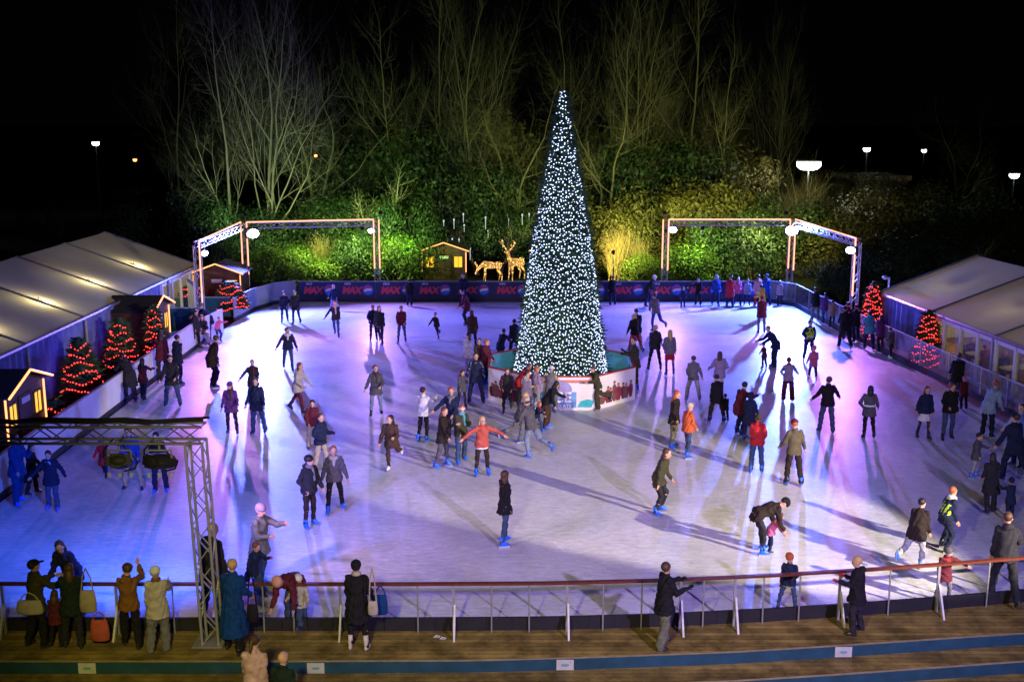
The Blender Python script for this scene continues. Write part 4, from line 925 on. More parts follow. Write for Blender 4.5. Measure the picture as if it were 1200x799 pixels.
def deer(loc, rz, graze, label, s=1.0):
    e = empty('reindeer_figure', loc, rz, label, 'light figure', 'reindeer made of lights'); e.scale = (s, s, s)
    b = MB(); X = lambda x, y, z: Vector((x, y, z))
    b.loft([(X(x, 0, z), X(0, 1, 0), X(0, 0, 1), ry, rz_) for x, z, ry, rz_ in ((-.62, .98, .06, .09), (-.52, 1.0, .16, .20), (-.2, .96, .16, .19), (.15, .96, .18, .22), (.42, 1.02, .15, .22), (.56, 1.08, .07, .12))], 12)
    for s_, x, kx in ((1, .38, .02), (-1, .42, .10), (1, -.5, -.08), (-1, -.44, .05)):
        hind = x < 0; top = X(x, s_ * .09, .92)
        if hind: pts_ = [top, X(x + .10, s_ * .10, .66), X(x - .10 + kx * .5, s_ * .10, .40), X(x - .04 + kx, s_ * .10, .02)]; rs = (.11, .07, .04, .03)
        else: pts_ = [top, X(x + .02, s_ * .09, .62), X(x + kx * .4, s_ * .09, .36), X(x + kx, s_ * .09, .02)]; rs = (.08, .055, .035, .03)
        for i in range(3): b.caps(pts_[i], pts_[i + 1], rs[i], rs[i + 1], 8)
    if graze: n0, n1, hd = X(.52, 0, 1.06), X(.86, 0, .72), X(1.02, 0, .42)
    else: n0, n1, hd = X(.52, 0, 1.12), X(.68, 0, 1.52), X(.90, 0, 1.60)
    b.caps(n0, n1, .13, .085, 8); b.caps(n1, hd, .09, .045, 8)
    ha = n1 + (X(0, 0, .06) if not graze else X(.05, 0, .04))
    for s_ in (1, -1): b.caps(ha + X(0, s_ * .05, 0), ha + X(-.06, s_ * .17, .06), .03, .015, 6)
    b.caps(X(-.62, 0, 1.04), X(-.74, 0, 1.12), .04, .02, 6)
    me = b.mesh('body'); o = bpy.data.objects.new('body', me); COL.objects.link(o); o.parent = e; o.modifiers.new('r', 'REMESH').voxel_size = .03; o.modifiers['r'].mode = 'VOXEL'
    bpy.context.view_layer.update(); me2 = bpy.data.meshes.new_from_object(o.evaluated_get(bpy.context.evaluated_depsgraph_get())); o.modifiers.clear(); o.data = me2; me2.materials.clear(); me2.materials.append(DEER)
    for s_ in (1, -1):
        b = MB(); p0 = ha + X(0, s_ * .03, .03)
        if graze: pp = [p0, p0 + X(.02, s_ * .16, .18), p0 + X(.12, s_ * .20, .30)]
        else: pp = [p0, p0 + X(-.05, s_ * .24, .22), p0 + X(-.02, s_ * .40, .40), p0 + X(.0, s_ * .38, .62)]
        b.tube(pp, .035, 6); b.tube([pp[1], pp[1] + X(.12, s_ * .02, .18)], .028, 6); b.tube([pp[-2], pp[-2] + X(.10, s_ * .14, .12)], .026, 6)
        b.build('antler', DEER, e)
deer((-1.15, 63.0, .42), R(180), True, 'grazing reindeer made of warm lights beyond the far banner', .92)
deer((.22, 63.2, .45), R(230), False, 'standing stag with antlers made of warm lights beyond the far banner', 1.05)
# ---------------------------------------------------------------- icicle lights in the branches
ICI = emit('icicle_glow', (.7, .95, .85), .8)
for k, (px, py, L_) in enumerate(((532, 263, .55), (543, 256, .5), (544, 268, .4), (520, 262, .3), (530, 285, .5), (538, 284, .35), (569, 262, .7), (572, 275, .4), (568, 292, .8), (551, 298, .7), (589, 288, .5), (596, 262, .5), (612, 258, .6), (620, 255, .4), (510, 256, .3))):
    p = at_depth(px, py, 66.5 + (k % 3)); b = MB(); b.cyl((0, 0, -L_ / 2), (0, 0, L_ / 2), .014, .022, 6); b.ell((0, 0, L_ / 2), (.05, .05, .08), None, 6, 5)
    o = b.build('icicle_light', ICI); o.location = p; tag(o, 'white icicle light hanging in the branches above the hut and reindeer', 'light', 'icicle lights in the branches')
# ---------------------------------------------------------------- street lamps and far things
POLE = mat('lamp_pole', (.03, .035, .03), .5, .3, .1)
def street_lamp(px, py, y, label, r=.35, em=None, en_=0, wide=False, col=(1, .95, .8)):
    p = at_depth(px, py, y); e = empty('street_lamp', (p.x, p.y, -.05), 0, label, 'street lamp', 'street lamps around the park')
    b = MB(); b.cyl((0, 0, 0), (0, 0, p.z - .1), .07, .05, 8); b.build('pole', POLE, e)
    b = MB(); b.loft([(Vector((0, 0, p.z + z)), Vector((1, 0, 0)), Vector((0, 1, 0)), r * k, r * k) for z, k in ((-.02, .9), (.12, 1.05), (.2, .8), (.3, .3))], 18) ; b.build('lamp_cap', POLE, e)
    b = MB(); b.loft([(Vector((0, 0, p.z + z)), Vector((1, 0, 0)), Vector((0, 1, 0)), r * k, r * k) for z, k in ((-.22 - r * .35, .6), (-.12 - r * .2, .92), (-.03, .95))], 18); b.build('lamp_glass', em, e)
    if en_:
        l = bpy.data.lights.new('lamp', 'POINT'); l.energy = en_; l.color = col; l.shadow_soft_size = .3; o = bpy.data.objects.new('lamp', l); COL.objects.link(o); o.parent = e; o.location = (0, 0, p.z - .6)
SLW = emit('street_glow', (1, .95, .98), 30)
street_lamp(948, 189, 76, 'large round street lamp shining over the pruned tree at the right', .85, SLW, LP['street'])
street_lamp(1016, 173, 112, 'smaller white street lamp beyond the brick building', .36, SLW, 60)
street_lamp(1083, 175, 135, 'distant white street lamp right of the brick building', .30, SLW, 0)
street_lamp(1189, 203, 100, 'bluish street lamp at the right edge', .45, emit('street_glow_blue', (.65, .8, 1), 30), 60)
street_lamp(112, 166, 115, 'pair-like white street lamp in the dark at the upper left', .36, SLW, 0)
street_lamp(158, 186, 150, 'tiny orange street lamp at the upper left', .26, emit('street_glow_orange', (1, .25, .05), 12), 0)
street_lamp(370, 181, 150, 'tiny orange lamp seen between the bare trees', .2, MATS['street_glow_orange'], 0)
br = empty('brick_building', (0, 0, 0), 0, 'low brick building with a pale parapet among the trees at the right', 'building')
BRK = bpy.data.materials.new('brick'); BRK.use_nodes = True; nt = BRK.node_tree; bt = nt.nodes.new('ShaderNodeTexBrick'); tc = nt.nodes.new('ShaderNodeTexCoord')
bt.inputs['Color1'].default_value = (.30, .10, .06, 1); bt.inputs['Color2'].default_value = (.22, .08, .05, 1); bt.inputs['Mortar'].default_value = (.3, .27, .24, 1); bt.inputs['Scale'].default_value = 4
mp = nt.nodes.new('ShaderNodeMapping'); mp.inputs['Rotation'].default_value = (R(90), 0, 0); nt.links.new(tc.outputs['Object'], mp.inputs[0]); nt.links.new(mp.outputs[0], bt.inputs[0]); nt.links.new(bt.outputs[0], nt.nodes['Principled BSDF'].inputs[0])
p = at_depth(1034, 212, 96); b = MB(); b.box((p.x, 99, p.z / 2), (4.4, 6, p.z)); b.build('wall', BRK, br)
b = MB(); b.box((p.x, 99, p.z + .22), (4.9, 6.4, .42)); b.build('parapet', mat('parapet', (.45, .42, .32), .7, 0, .15), br)
for dx in (-1.2, .9): b = MB(); b.box((p.x + dx, 95.98, 2.2), (.9, .06, 1.3)); b.build('window', mat('dark_window', (.02, .02, .025), .15), br)
p = at_depth(1018, 258, 84); b = MB(); b.box((p.x, 84, p.z / 2), (3.2, .3, p.z)); b.box((p.x, 84, p.z + .05), (3.4, .45, .12)); tag(b.build('garden_wall', mat('pale_wall', (.35, .32, .22), .8, 0, .2)), 'low pale wall below the brick building', 'wall')
p = at_depth(1042, 352, 48.6); b = MB(); b.box((p.x, 48.9, 1.0), (.55, .4, 2.0)); e = b.build('electric_cabinet', mat('cabinet', (.30, .30, .36), .5, .2, .1)); tag(e, 'grey box with a small camera on top behind the red-lit tree at the right', 'cabinet')
b = MB(); b.ell((p.x - .2, 48.7, 2.62), (.14, .2, .09)); b.cyl((p.x, 48.8, 2.0), (p.x, 48.8, 2.6), .04); b.build('camera_head', WHITEB, e)
# ---------------------------------------------------------------- bags and loose things
def bag(name, px, py, depth, w, h, d_, m, label, strap=.35, rz=0, strapm=None):
    p = at_depth(px, py, depth); e = empty(name, (p.x, p.y, p.z - h / 2), rz, label, 'bag')
    b = MB(); b.loft([(Vector((0, 0, z * h)), Vector((1, 0, 0)), Vector((0, 1, 0)), w / 2 * k, d_ / 2 * k2) for z, k, k2 in ((0, .80, .7), (.06, .95, 1), (.35, 1.0, 1.05), (.7, .93, .75), (.97, .82, .35), (1, .8, .25))], 14); b.build('bag_body', m, e, True)
    b = MB(); b.tube([Vector((-w * .34, 0, h * .95)), Vector((-w * .22, 0, h + strap * .6)), Vector((0, 0, h + strap)), Vector((w * .22, 0, h + strap * .6)), Vector((w * .34, 0, h * .95))], .013, 5); b.build('strap', strapm or m, e)
cl = cloth
bag('handbag', 35, 711, 18.75, .50, .26, .16, cl('cream'), 'white handbag under the arm of the man in dark cap', .15)
bag('shoulder_bag', 103, 704, 18.8, .32, .42, .14, cl('beige'), 'large cream shoulder bag of the woman in dark green', .42)
bag('carrier_bag', 117, 738, 18.8, .36, .40, .16, cl('coral'), 'red carrier bag held low by the woman in dark green', .16)
bag('handbag', 296, 718, 18.9, .22, .34, .14, cl('black'), 'black handbag hanging beside the long blue coat', .62)
bag('shoulder_bag', 437, 712, 18.55, .19, .26, .10, cl('cream'), 'small cream shoulder bag with long strap on the woman in black', .62)
bag('carrier_bag', 446, 708, 18.9, .26, .38, .12, cl('teal'), 'shiny blue bag held by the woman in black coat', .18)
p = at_depth(163, 667, 19.25); b = MB(); b.box((0, 0, 0), (.10, .05, .07)); b.cyl((0, .02, 0), (0, .07, 0), .025, .025, 10); e = b.build('camera', mat('pale_plastic', (.6, .6, .6), .4)); e.location = p; tag(e, 'small pale camera held up by the woman in mustard jacket', 'camera')
for px, py in ((512, 741), (519, 743)):
    p = gnd(px, py + 5, .03); b = MB(); b.add([(-.07, -.02, 0), (.05, -.05, .012), (.07, .03, .004), (-.02, .05, .02)], [(0, 1, 2, 3)]); b.add([(-.05, -.03, .01), (.03, -.04, .03), (.02, .04, .02)], [(0, 1, 2)]); o = b.build('paper_scrap', mat('paper', (.7, .7, .66), .8)); o.location = p; o.location.z = .028; tag(o, ('left' if px < 515 else 'right') + ' one of two scraps of white paper on the deck near the rail', 'litter', 'paper scraps on the deck')
# (x, y top, y foot, facing, pose, arms, top, length, legs, cut, hair, hair colour, label, options)   facing: 0 viewer, 90 right, 180 away, 270 left
def P(*a, **k): return person(*a, **k)
SK = 'skaters on the ice'; SP = 'spectators on the wooden deck'; BR = 'skaters along the far banner wall'; RR = 'people along the right glass barrier'; LB = 'people along the left white barrier'
# --- left, at the white boards
P(229, 363, 409, 80, 'stand', 'hd', 'dark', 'hip', 'black', 'slim', 'short', 'hairblack', 'slim person in dark clothes at the far end of the left white boards', feet='blackskate', group=LB)
P(246, 354, 399, 300, 'lean', 'rr', 'navy', 'hip', 'dark', 'reg', 'short', 'hairblack', 'person in grey beanie leaning over a crouching woman by the left boards', hat=('beanie', 'grey'), feet='blackskate', group=LB)
P(238, 367, 406, 20, 'crouch', 'ff', 'dark', 'short', 'cream', 'reg', 'mid', 'hairbrown', 'crouching woman in pale trousers near the corner of the left boards', feet='skatenavy', group=LB, glove='purple', scale=.98)
P(256, 371, 401, 60, 'glide', 'oR', 'pink', 'short', 'blue', 'reg', 'short', 'hairblack', 'child in pink jacket reaching forward with both arms by the left boards', feet='blackskate', group=LB, glove='dark')
P(250, 385, 454, 120, 'glide', 'dd', 'darkbrown', 'hip', 'black', 'reg', 'short', 'hairbrown', 'tall skater in dark brown coat seen from the side left of the bright ice glare', feet='blackskate', group=SK)
P(192, 388, 447, 200, 'stand', 'rd', 'maroon', 'hip', 'dark', 'reg', 'mid', 'hairblack', 'person in dark red jacket holding the left white boards', feet='blackskate', group=LB)
P(207, 393, 451, 150, 'stand', 'dd', 'navy', 'hip', 'navy', 'slim', 'short', 'hairblack', 'slim person in navy beside the dark red jacket at the left boards', feet='blackskate', group=LB)
P(203, 415, 476, 10, 'wide', 'hh', 'dark', 'hip', 'jeans', 'reg', 'short', 'hairblack', 'skater in dark jacket and jeans with legs apart in front of the left boards', feet='skatenavy', group=SK)
P(154, 416, 472, 230, 'lean', 'rr', 'dark', 'coat', 'navy', 'reg', 'short', 'hairblack', 'bulky dark figure bent against the left boards below the red-lit trees', feet='skatenavy', group=LB, extras=('bulky',))
P(168, 420, 469, 160, 'stand', 'dr', 'maroon', 'hip', 'navy', 'reg', 'mid', 'hairblack', 'dark maroon figure close behind the bulky dark figure at the left boards', feet='skatenavy', group=LB)
P(273, 446, 508, 5, 'stand', 'hh', 'purple', 'hip', 'black', 'slim', 'mid', 'hairbrown', 'woman in purple coat and beanie holding hands with a man in navy', hat=('beanie', 'purple'), extras=(('scarf', 'olive'),), feet='skatenavy', group=SK)
P(304, 442, 508, 350, 'stand', 'hh', 'navy', 'hip', 'jeans', 'reg', 'short', 'hairbrown', 'man in navy jacket and jeans holding hands with the woman in purple', feet='skatenavy', group=SK)
P(298, 421, 474, 10, 'stand', 'od', 'dark', 'hip', 'dark', 'reg', 'short', 'hairblack', 'person in dark jacket and red scarf just behind the purple and navy couple', extras=(('scarf', 'maroon'),), feet='skatenavy', group=SK)
P(343, 384, 435, 15, 'stride', 'oh', 'navy', 'short', 'jeans', 'slim', 'short', 'auburn', 'skater with maroon sleeves and white collar alone right of the ice glare', extras=(('sleeves', 'maroon'), ('collar', 'white')), feet='skatenavy', group=SK)
P(355, 426, 485, 70, 'stride2', 'hh', 'cream', 'hip', 'maroon', 'slim', 'mid', 'auburn', 'woman in cream coat and maroon leggings gliding to the right', feet='skatenavy', group=SK, extras=('hoodback',))
P(367, 468, 527, 20, 'stand', 'hd', 'maroon', 'short', 'beige', 'reg', 'short', 'hairblack', 'dark-haired youth in maroon top half hidden by a man in navy and beige', feet='skatenavy', group=SK)
P(375, 484, 553, 60, 'stand', 'kf', 'navy', 'short', 'beige', 'reg', 'short', 'hairbrown', 'short-haired man in navy jacket and beige trousers with one hand raised', feet='skateblue', group=SK, glove='dark')
P(363, 533, 617, 50, 'stand', 'kh', 'dark', 'short', 'darkbrown', 'slim', 'fluffy', 'hairblack', 'curly dark-haired skater in dark jacket holding hands with a fair-haired youth', extras=('hoodback', ('scarf', 'grey')), feet='skateblue', group=SK)
P(393, 521, 600, 10, 'stand', 'hh', 'midgrey', 'short', 'black', 'slim', 'short', 'ginger', 'fair-haired youth in grey jacket holding hands with the curly dark-haired skater', extras=(('collar', 'palegrey'),), feet='skateblue', group=SK)
P(441, 427, 487, 5, 'stand', 'hh', 'midgrey', 'hip', 'pale_jeans', 'slim', 'short', 'auburn', 'skater with long brown scarf and pale jeans standing alone', extras=(('scarf', 'brown'), 'hoodback'), feet='blackskate', group=SK)
P(456, 484, 551, 355, 'kick2', 'hf', 'brown', 'hip', 'brown', 'slim', 'curly', 'hairblack', 'woman with dark curls and brown coat lifting one white skate', feet='skatewhite', group=SK)
# --- left front under the truss
P(21, 509, 591, 70, 'stand', 'df', 'teal', 'hip', 'teal', 'reg', 'short', 'hairbrown', 'person in teal jacket at the left edge of the ice', feet='skateblue', group=SK)
P(38, 520, 579, 90, 'stand', 'dd', 'black', 'coat', 'dark', 'reg', 'mid', 'hairblack', 'figure in long black coat behind the teal jacket at the left edge', feet='skatenavy', group=SK)
P(63, 527, 597, 0, 'stand', 'oo', 'navy', 'hip', 'jeans', 'reg', 'short', 'hairbrown', 'boy in navy jacket with pale blue pattern on the chest and arms out', extras=(('yoke', 'paleblue'),), feet='skateblue', group=SK)
P(125, 514, 561, 0, 'stride', 'hh', 'red', 'coat', 'navy', 'reg', 'short', 'hairblack', 'child in red coat and blue hat below the near truss', hat=('beanie', 'blue'), feet='skatenavy', group=SK)
P(157, 499, 574, 0, 'wide', 'dd', 'blue', 'hip', 'beige', 'reg', 'short', 'hairbrown', 'man in blue jacket and beige trousers behind the hanging truss lamps', feet='skatenavy', group=SK)
P(189, 505, 577, 0, 'stand', 'dd', 'black', 'hip', 'navy', 'reg', 'short', 'hairblack', 'man all in black behind the hanging lamp nearest the truss post', feet='skateblue', group=SK)
# --- left front at the rail
P(303, 589, 690, 70, 'stand', 'fr', 'grey', 'hip', 'jeans', 'reg', 'short', 'hairgrey', 'man in pale grey jacket and striped beanie standing over a child in teal', hat=('beanie', 'lilac'), feet='skateblue', group=SK)
P(308, 634, 700, 60, 'stride', 'hr', 'navy', 'hip', 'jeans', 'wide', 'short', 'auburn', 'child with teal shoulders in front of the man in pale grey', extras=(('yoke', 'teal'),), feet='skatenavy', group=SK, glove='pink')
P(345, 650, 737, 340, 'bend', 'dd', 'maroon', 'hip', 'jeans', 'reg', 'short', 'auburn', 'adult in dark red jumper bending over a small child at the rail', hat=('beanie', 'peach'), feet='skatenavy', group=SK, scale=.98)
P(353, 670, 737, 5, 'stand', 'rr', 'cream', 'hip', 'jeans', 'reg', 'short', 'hairblack', 'small child in cream jacket and white hat holding the near rail', hat=('beanie', 'white'), feet='skatenavy', group=SK)
P(249, 613, 731, 150, 'stand', 'dd', 'dark', 'hip', 'teal', 'reg', 'bald', 'dark', 'bald man in dark jacket right behind the near truss post', feet='skatenavy', group=SK)
P(88, 627, 722, 350, 'lean', 'dd', 'navy', 'hip', 'dark', 'reg', 'mid', 'hairbrown', 'long-haired man in dark coat on the ice leaning down over the near rail', feet='skatenavy', group=SK)
P(43, 656, 757, 140, 'stand', 'rr', 'olive', 'hip', 'black', 'reg', 'short', 'hairblack', 'man in dark cap and olive jacket at the left end of the near rail', hat=('cap', 'black'), feet='shoe', group=SP, z0=.02)
P(66, 693, 757, 170, 'stand', 'rr', 'maroon', 'hip', 'black', 'reg', 'mid', 'hairbrown', 'child in dark maroon between the man in cap and the woman in dark green', feet='shoe', group=SP, z0=.02)
P(86, 663, 758, 200, 'stand', 'rd', 'green', 'hip', 'dark', 'reg', 'mid', 'hairbrown', 'brown-haired woman in dark green coat carrying bags at the near rail', feet='shoe', group=SP, z0=.02)
P(155, 662, 757, 185, 'stand', 'rp', 'mustard', 'short', 'black', 'reg', 'fluffy', 'hairbrown', 'woman in mustard jacket raising a camera at the near rail', feet='shoe', group=SP, z0=.02)
P(186, 665, 763, 190, 'stand', 'dr', 'cream', 'hip', 'grey', 'wide', 'short', 'hairgrey', 'person in white woolly hat and beige coat with orange scarf', hat=('beanie', 'white'), extras=(('scarf', 'mustard'),), feet='shoe', group=SP, z0=.02)
P(274, 657, 763, 170, 'stand', 'dd', 'teal', 'long', 'black', 'reg', 'short', 'blonde', 'blonde woman in long bright blue coat at the near rail by the truss post', feet='shoe', group=SP, z0=.02)
P(420, 657, 760, 175, 'stand', 'dh', 'black', 'coat', 'black', 'slim', 'short', 'hairblack', 'woman in black coat and black beret with white boots at the near rail', hat=('beanie', 'black'), extras=(('scarf', 'cream'),), feet='whiteboot', group=SP, z0=.02)
P(776, 658, 757, 110, 'stand', 'rf', 'black', 'hip', 'khaki', 'wide', 'short', 'hairbrown', 'man in black jacket and camouflage trousers resting an arm on the near rail', feet='shoe', group=SP, z0=.02, glove='black')
P(1004, 652, 741, 250, 'stand', 'ff', 'black', 'hip', 'dark', 'reg', 'short', 'blonde', 'person with pale blonde head in black jacket on the deck at the right', feet='shoe', group=SP, z0=.02, glove='red')
P(302, 748, 862, 175, 'stand', 'dd', 'palepink', 'hip', 'dark', 'reg', 'tail', 'hairbrown', 'woman with hair clip and pale pink coat nearest the viewer at the bottom edge', feet='shoe', group=SP, z0=-.46)
P(331, 768, 880, 160, 'stand', 'dd', 'green', 'hip', 'dark', 'reg', 'bald', 'dark', 'bald man in dark green jacket nearest the viewer at the bottom edge', feet='shoe', group=SP, z0=-.46)
# --- far left field
P(334, 341, 378, 10, 'stand', 'dd', 'navy', 'hip', 'navy', 'slim', 'short', 'hairblack', 'left one of two dark figures standing close together near the far banner', feet='skatenavy', group=SK)
P(348, 340, 380, 350, 'stand', 'dd', 'dark', 'hip', 'dark', 'slim', 'short', 'hairbrown', 'right one of two dark figures standing close together near the far banner', feet='skatenavy', group=SK)
P(392, 333, 364, 0, 'stand', 'hd', 'navy', 'hip', 'lilac', 'reg', 'short', 'hairblack', 'small dark figure with pale trousers against the far banner behind the skater with pale scarf', feet='skatenavy', group=BR)
P(397, 353, 396, 0, 'stride', 'od', 'dark', 'short', 'jeans', 'slim', 'short', 'hairbrown', 'skater in dark top and pale scarf with one arm out near the far banner', extras=(('scarf', 'palepink'),), feet='blackskate', group=SK)
P(438, 357, 399, 10, 'stand', 'hd', 'navy', 'short', 'dark', 'slim', 'short', 'ginger', 'fair-haired skater in navy half behind a long-haired companion', feet='blackskate', group=SK)
P(448, 359, 405, 350, 'stride', 'dd', 'dark', 'short', 'dark', 'slim', 'long', 'hairbrown', 'long-haired skater with pale belt beside the fair-haired navy skater', extras=(('hemline', 'grey'),), feet='blackskate', group=SK)
P(471, 358, 402, 0, 'stand', 'hd', 'maroon', 'short', 'jeans', 'slim', 'short', 'hairblack', 'skater in dark maroon jacket and jeans alone left of the crouching boy', feet='blackskate', group=SK)
P(514, 366, 398, 330, 'kick', 'oh', 'black', 'short', 'black', 'slim', 'short', 'hairblack', 'boy in black skating with a bent knee and one arm out in mid rink', feet='blackskate', group=SK)
P(480, 327, 359, 180, 'stand', 'dd', 'black', 'hip', 'navy', 'reg', 'short', 'hairblack', 'black silhouette leaning on the far banner below the small lit hut', feet='blackskate', group=BR)
P(543, 321, 358, 0, 'stand', 'dd', 'navy', 'hip', 'navy', 'reg', 'short', 'hairgrey', 'tall pale-faced man in navy at the far banner', feet='blackskate', group=BR)
P(547, 339, 381, 280, 'glide', 'hh', 'maroon', 'hip', 'dark', 'reg', 'short', 'hairblack', 'dark red jacketed skater in front of the tall man in navy', feet='skatenavy', group=SK)
P(554, 364, 410, 180, 'stand', 'dd', 'brown', 'hip', 'dark', 'slim', 'long', 'hairbrown', 'girl in rust brown jacket skating away behind the white coat', feet='blackskate', group=SK)
P(551, 390, 440, 320, 'stand', 'dd', 'white', 'hip', 'lilac', 'slim', 'long', 'hairblack', 'woman in white coat with long black hair left of the tree enclosure', feet='skateblue', group=SK)
P(561, 396, 450, 30, 'stand', 'dd', 'brown', 'hip', 'jeans', 'reg', 'short', 'hairbrown', 'brown jacketed skater against the left corner of the tree enclosure', feet='skateblue', group=SK)
P(568, 397, 452, 60, 'stand', 'rd', 'maroon', 'hip', 'blue', 'reg', 'short', 'ginger', 'fair-haired skater in plaid red jacket holding the tree enclosure', feet='skateblue', group=SK)
P(558, 413, 473, 0, 'wide', 'hh', 'navy', 'hip', 'navy', 'reg', 'short', 'hairbrown', 'man in sweatshirt with pale grey shoulders standing wide before the enclosure', extras=(('yoke', 'grey'), ('sleeves', 'grey')), feet='blackskate', group=SK, glove='navy')
P(541, 433, 477, 30, 'stand', 'df', 'midgrey', 'hip', 'dark', 'slim', 'mid', 'hairbrown', 'brown-haired skater in grey coat left of the man with grey shoulders', feet='blackskate', group=SK)
P(590, 432, 485, 0, 'stride2', 'hh', 'dark', 'short', 'black', 'slim', 'short', 'auburn', 'youth in dark jacket with tartan sleeves before the left enclosure panel', extras=(('sleeves', 'maroon'), 'hoodback'), feet='blackskate', group=SK)
P(587, 386, 428, 150, 'lean', 'rr', 'navy', 'hip', 'navy', 'reg', 'short', 'hairblack', 'dark figure leaning on the far side of the tree enclosure', feet='blackskate', group=SK, scale=.85)
P(603, 377, 420, 200, 'stand', 'dd', 'navy', 'hip', 'navy', 'reg', 'short', 'hairblack', 'dark figure standing upright behind the enclosure, left edge of the lit tree', feet='blackskate', group=SK, scale=.92)
# --- crowd in front of the tree
P(610, 430, 476, 60, 'lean', 'rd', 'red', 'hip', 'dark', 'reg', 'short', 'hairbrown', 'person in red jacket bending at the front of the enclosure', feet='skateblue', group=SK, scale=.92)
P(615, 434, 490, 120, 'stand', 'fd', 'cream', 'short', 'cream', 'reg', 'short', 'hairblack', 'dark-haired skater in cream jacket in the crowd before the tree', feet='skateblue', group=SK)
P(627, 429, 482, 120, 'stand', 'df', 'lilac', 'hip', 'palegrey', 'reg', 'mid', 'ginger', 'ginger-haired woman in pale lilac coat touching the enclosure', feet='skateblue', group=SK)
P(645, 429, 483, 170, 'wide', 'rh', 'grey', 'hip', 'grey', 'reg', 'short', 'hairgrey', 'skater in white hat with yellow sleeves facing the tree', hat=('beanie', 'white'), extras=(('sleeves', 'yellow'),), feet='skateblue', group=SK)
P(640, 446, 502, 80, 'lean', 'dr', 'black', 'short', 'brown', 'reg', 'mid', 'hairblack', 'black-haired woman in black top leaning forward amid the crowd by the tree', feet='skateblue', group=SK)
P(609, 459, 519, 100, 'kick', 'fd', 'midgrey', 'short', 'grey', 'reg', 'long', 'blonde', 'long blonde skater in dark grey jacket pushing off left of the white beret', feet='skateblue', group=SK)
P(620, 467, 537, 230, 'kick', 'hf', 'midgrey', 'short', 'pale_jeans', 'reg', 'short', 'hairbrown', 'skater in white beret and pale jeans kicking one leg back', hat=('beanie', 'cream'), feet='skateblue', group=SK)
P(635, 470, 506, 60, 'stride', 'fh', 'navy', 'short', 'jeans', 'reg', 'short', 'ginger', 'ginger child with red collar in front of the leaning black-haired woman', extras=(('scarf', 'red'),), feet='skateblue', group=SK)
P(701, 429, 481, 290, 'kick', 'rf', 'olive', 'short', 'olive', 'wide', 'short', 'hairbrown', 'man in olive jacket with white belt striding at the front panel of the enclosure', extras=(('hemline', 'white'),), feet='blackskate', group=SK)
P(495, 454, 518, 150, 'stand', 'dr', 'white', 'short', 'black', 'slim', 'short', 'hairblack', 'boy in white jumper and black trousers reaching out to a friend in navy', feet='skateblue', group=SK)
P(531, 453, 523, 340, 'stand', 'od', 'navy', 'short', 'dark', 'slim', 'short', 'ginger', 'fair-haired youth in navy jacket reaching back to the boy in white', extras=(('collar', 'grey'),), feet='skateblue', group=SK)
P(517, 477, 548, 80, 'stand', 'df', 'darkbrown', 'hip', 'midgrey', 'slim', 'long', 'auburn', 'auburn-haired woman in dark coat facing right', feet='skateblue', group=SK, extras=('slim',))
P(540, 472, 542, 30, 'stand', 'df', 'olive', 'short', 'jeans', 'reg', 'short', 'ginger', 'skater in olive jacket with green scarf and white headband', hat=('band', 'white'), extras=(('scarf', 'cyan'),), feet='skateblue', group=SK)
P(565, 487, 557, 20, 'stand', 'OO', 'coral', 'short', 'darkbrown', 'slim', 'long', 'blonde', 'long blonde woman in coral red coat with both arms stretched out', extras=(('hemline', 'white'),), feet='skateblue', group=SK)
P(590, 551, 638, 110, 'stand', 'dd', 'black', 'hip', 'jeans', 'slim', 'long', 'hairbrown', 'long-haired woman in black coat and jeans standing alone in the centre foreground', feet='skateblue', group=SK, extras=('slim',))
# --- right of the tree
P(718, 323, 358, 180, 'stand', 'dd', 'black', 'hip', 'navy', 'reg', 'short', 'hairblack', 'black silhouette at the far banner just right of the lit tree', feet='blackskate', group=BR)
P(759, 322, 359, 60, 'lean', 'dd', 'dark', 'hip', 'navy', 'reg', 'short', 'hairgrey', 'white-hatted figure hunched at the far banner', hat=('beanie', 'white'), feet='blackskate', group=BR)
P(765, 345, 389, 200, 'kick', 'hh', 'grey', 'short', 'blue', 'slim', 'short', 'hairbrown', 'skater in grey top and blue jeans gliding away below the white-hatted figure', feet='skatenavy', group=SK)
P(800, 336, 361, 0, 'stand', 'dd', 'navy', 'short', 'navy', 'reg', 'short', 'hairblack', 'small navy child against the far banner', feet='skatenavy', group=BR)
P(818, 326, 358, 330, 'stand', 'Od', 'black', 'hip', 'black', 'reg', 'short', 'hairblack', 'dark figure with one arm spread along the far banner', feet='blackskate', group=BR)
P(838, 322, 358, 10, 'stand', 'dd', 'blue', 'hip', 'navy', 'reg', 'short', 'hairgrey', 'person in bright blue coat and white hood at the far banner', hat=('hood', 'paleblue'), feet='blackskate', group=BR)
P(855, 323, 361, 180, 'stand', 'dd', 'red', 'coat', 'navy', 'reg', 'short', 'hairbrown', 'woman in red coat at the far banner', feet='skatenavy', group=BR)
P(864, 325, 358, 0, 'stand', 'dd', 'pink', 'hip', 'navy', 'reg', 'mid', 'hairgrey', 'pale pink figure just right of the red coat at the far banner', feet='blackskate', group=BR)
P(875, 327, 358, 350, 'stand', 'dd', 'paleblue', 'hip', 'navy', 'slim', 'short', 'hairbrown', 'slim person in pale grey-blue top at the far banner', feet='blackskate', group=BR)
P(888, 322, 359, 190, 'stand', 'dd', 'peach', 'hip', 'red', 'reg', 'short', 'hairbrown', 'tall person in peach jacket at the far right corner', feet='blackskate', group=BR)
P(898, 321, 358, 200, 'stand', 'dd', 'blue', 'hip', 'navy', 'reg', 'short', 'hairbrown', 'person in blue hat right of the peach jacket', hat=('beanie', 'blue'), feet='blackskate', group=BR)
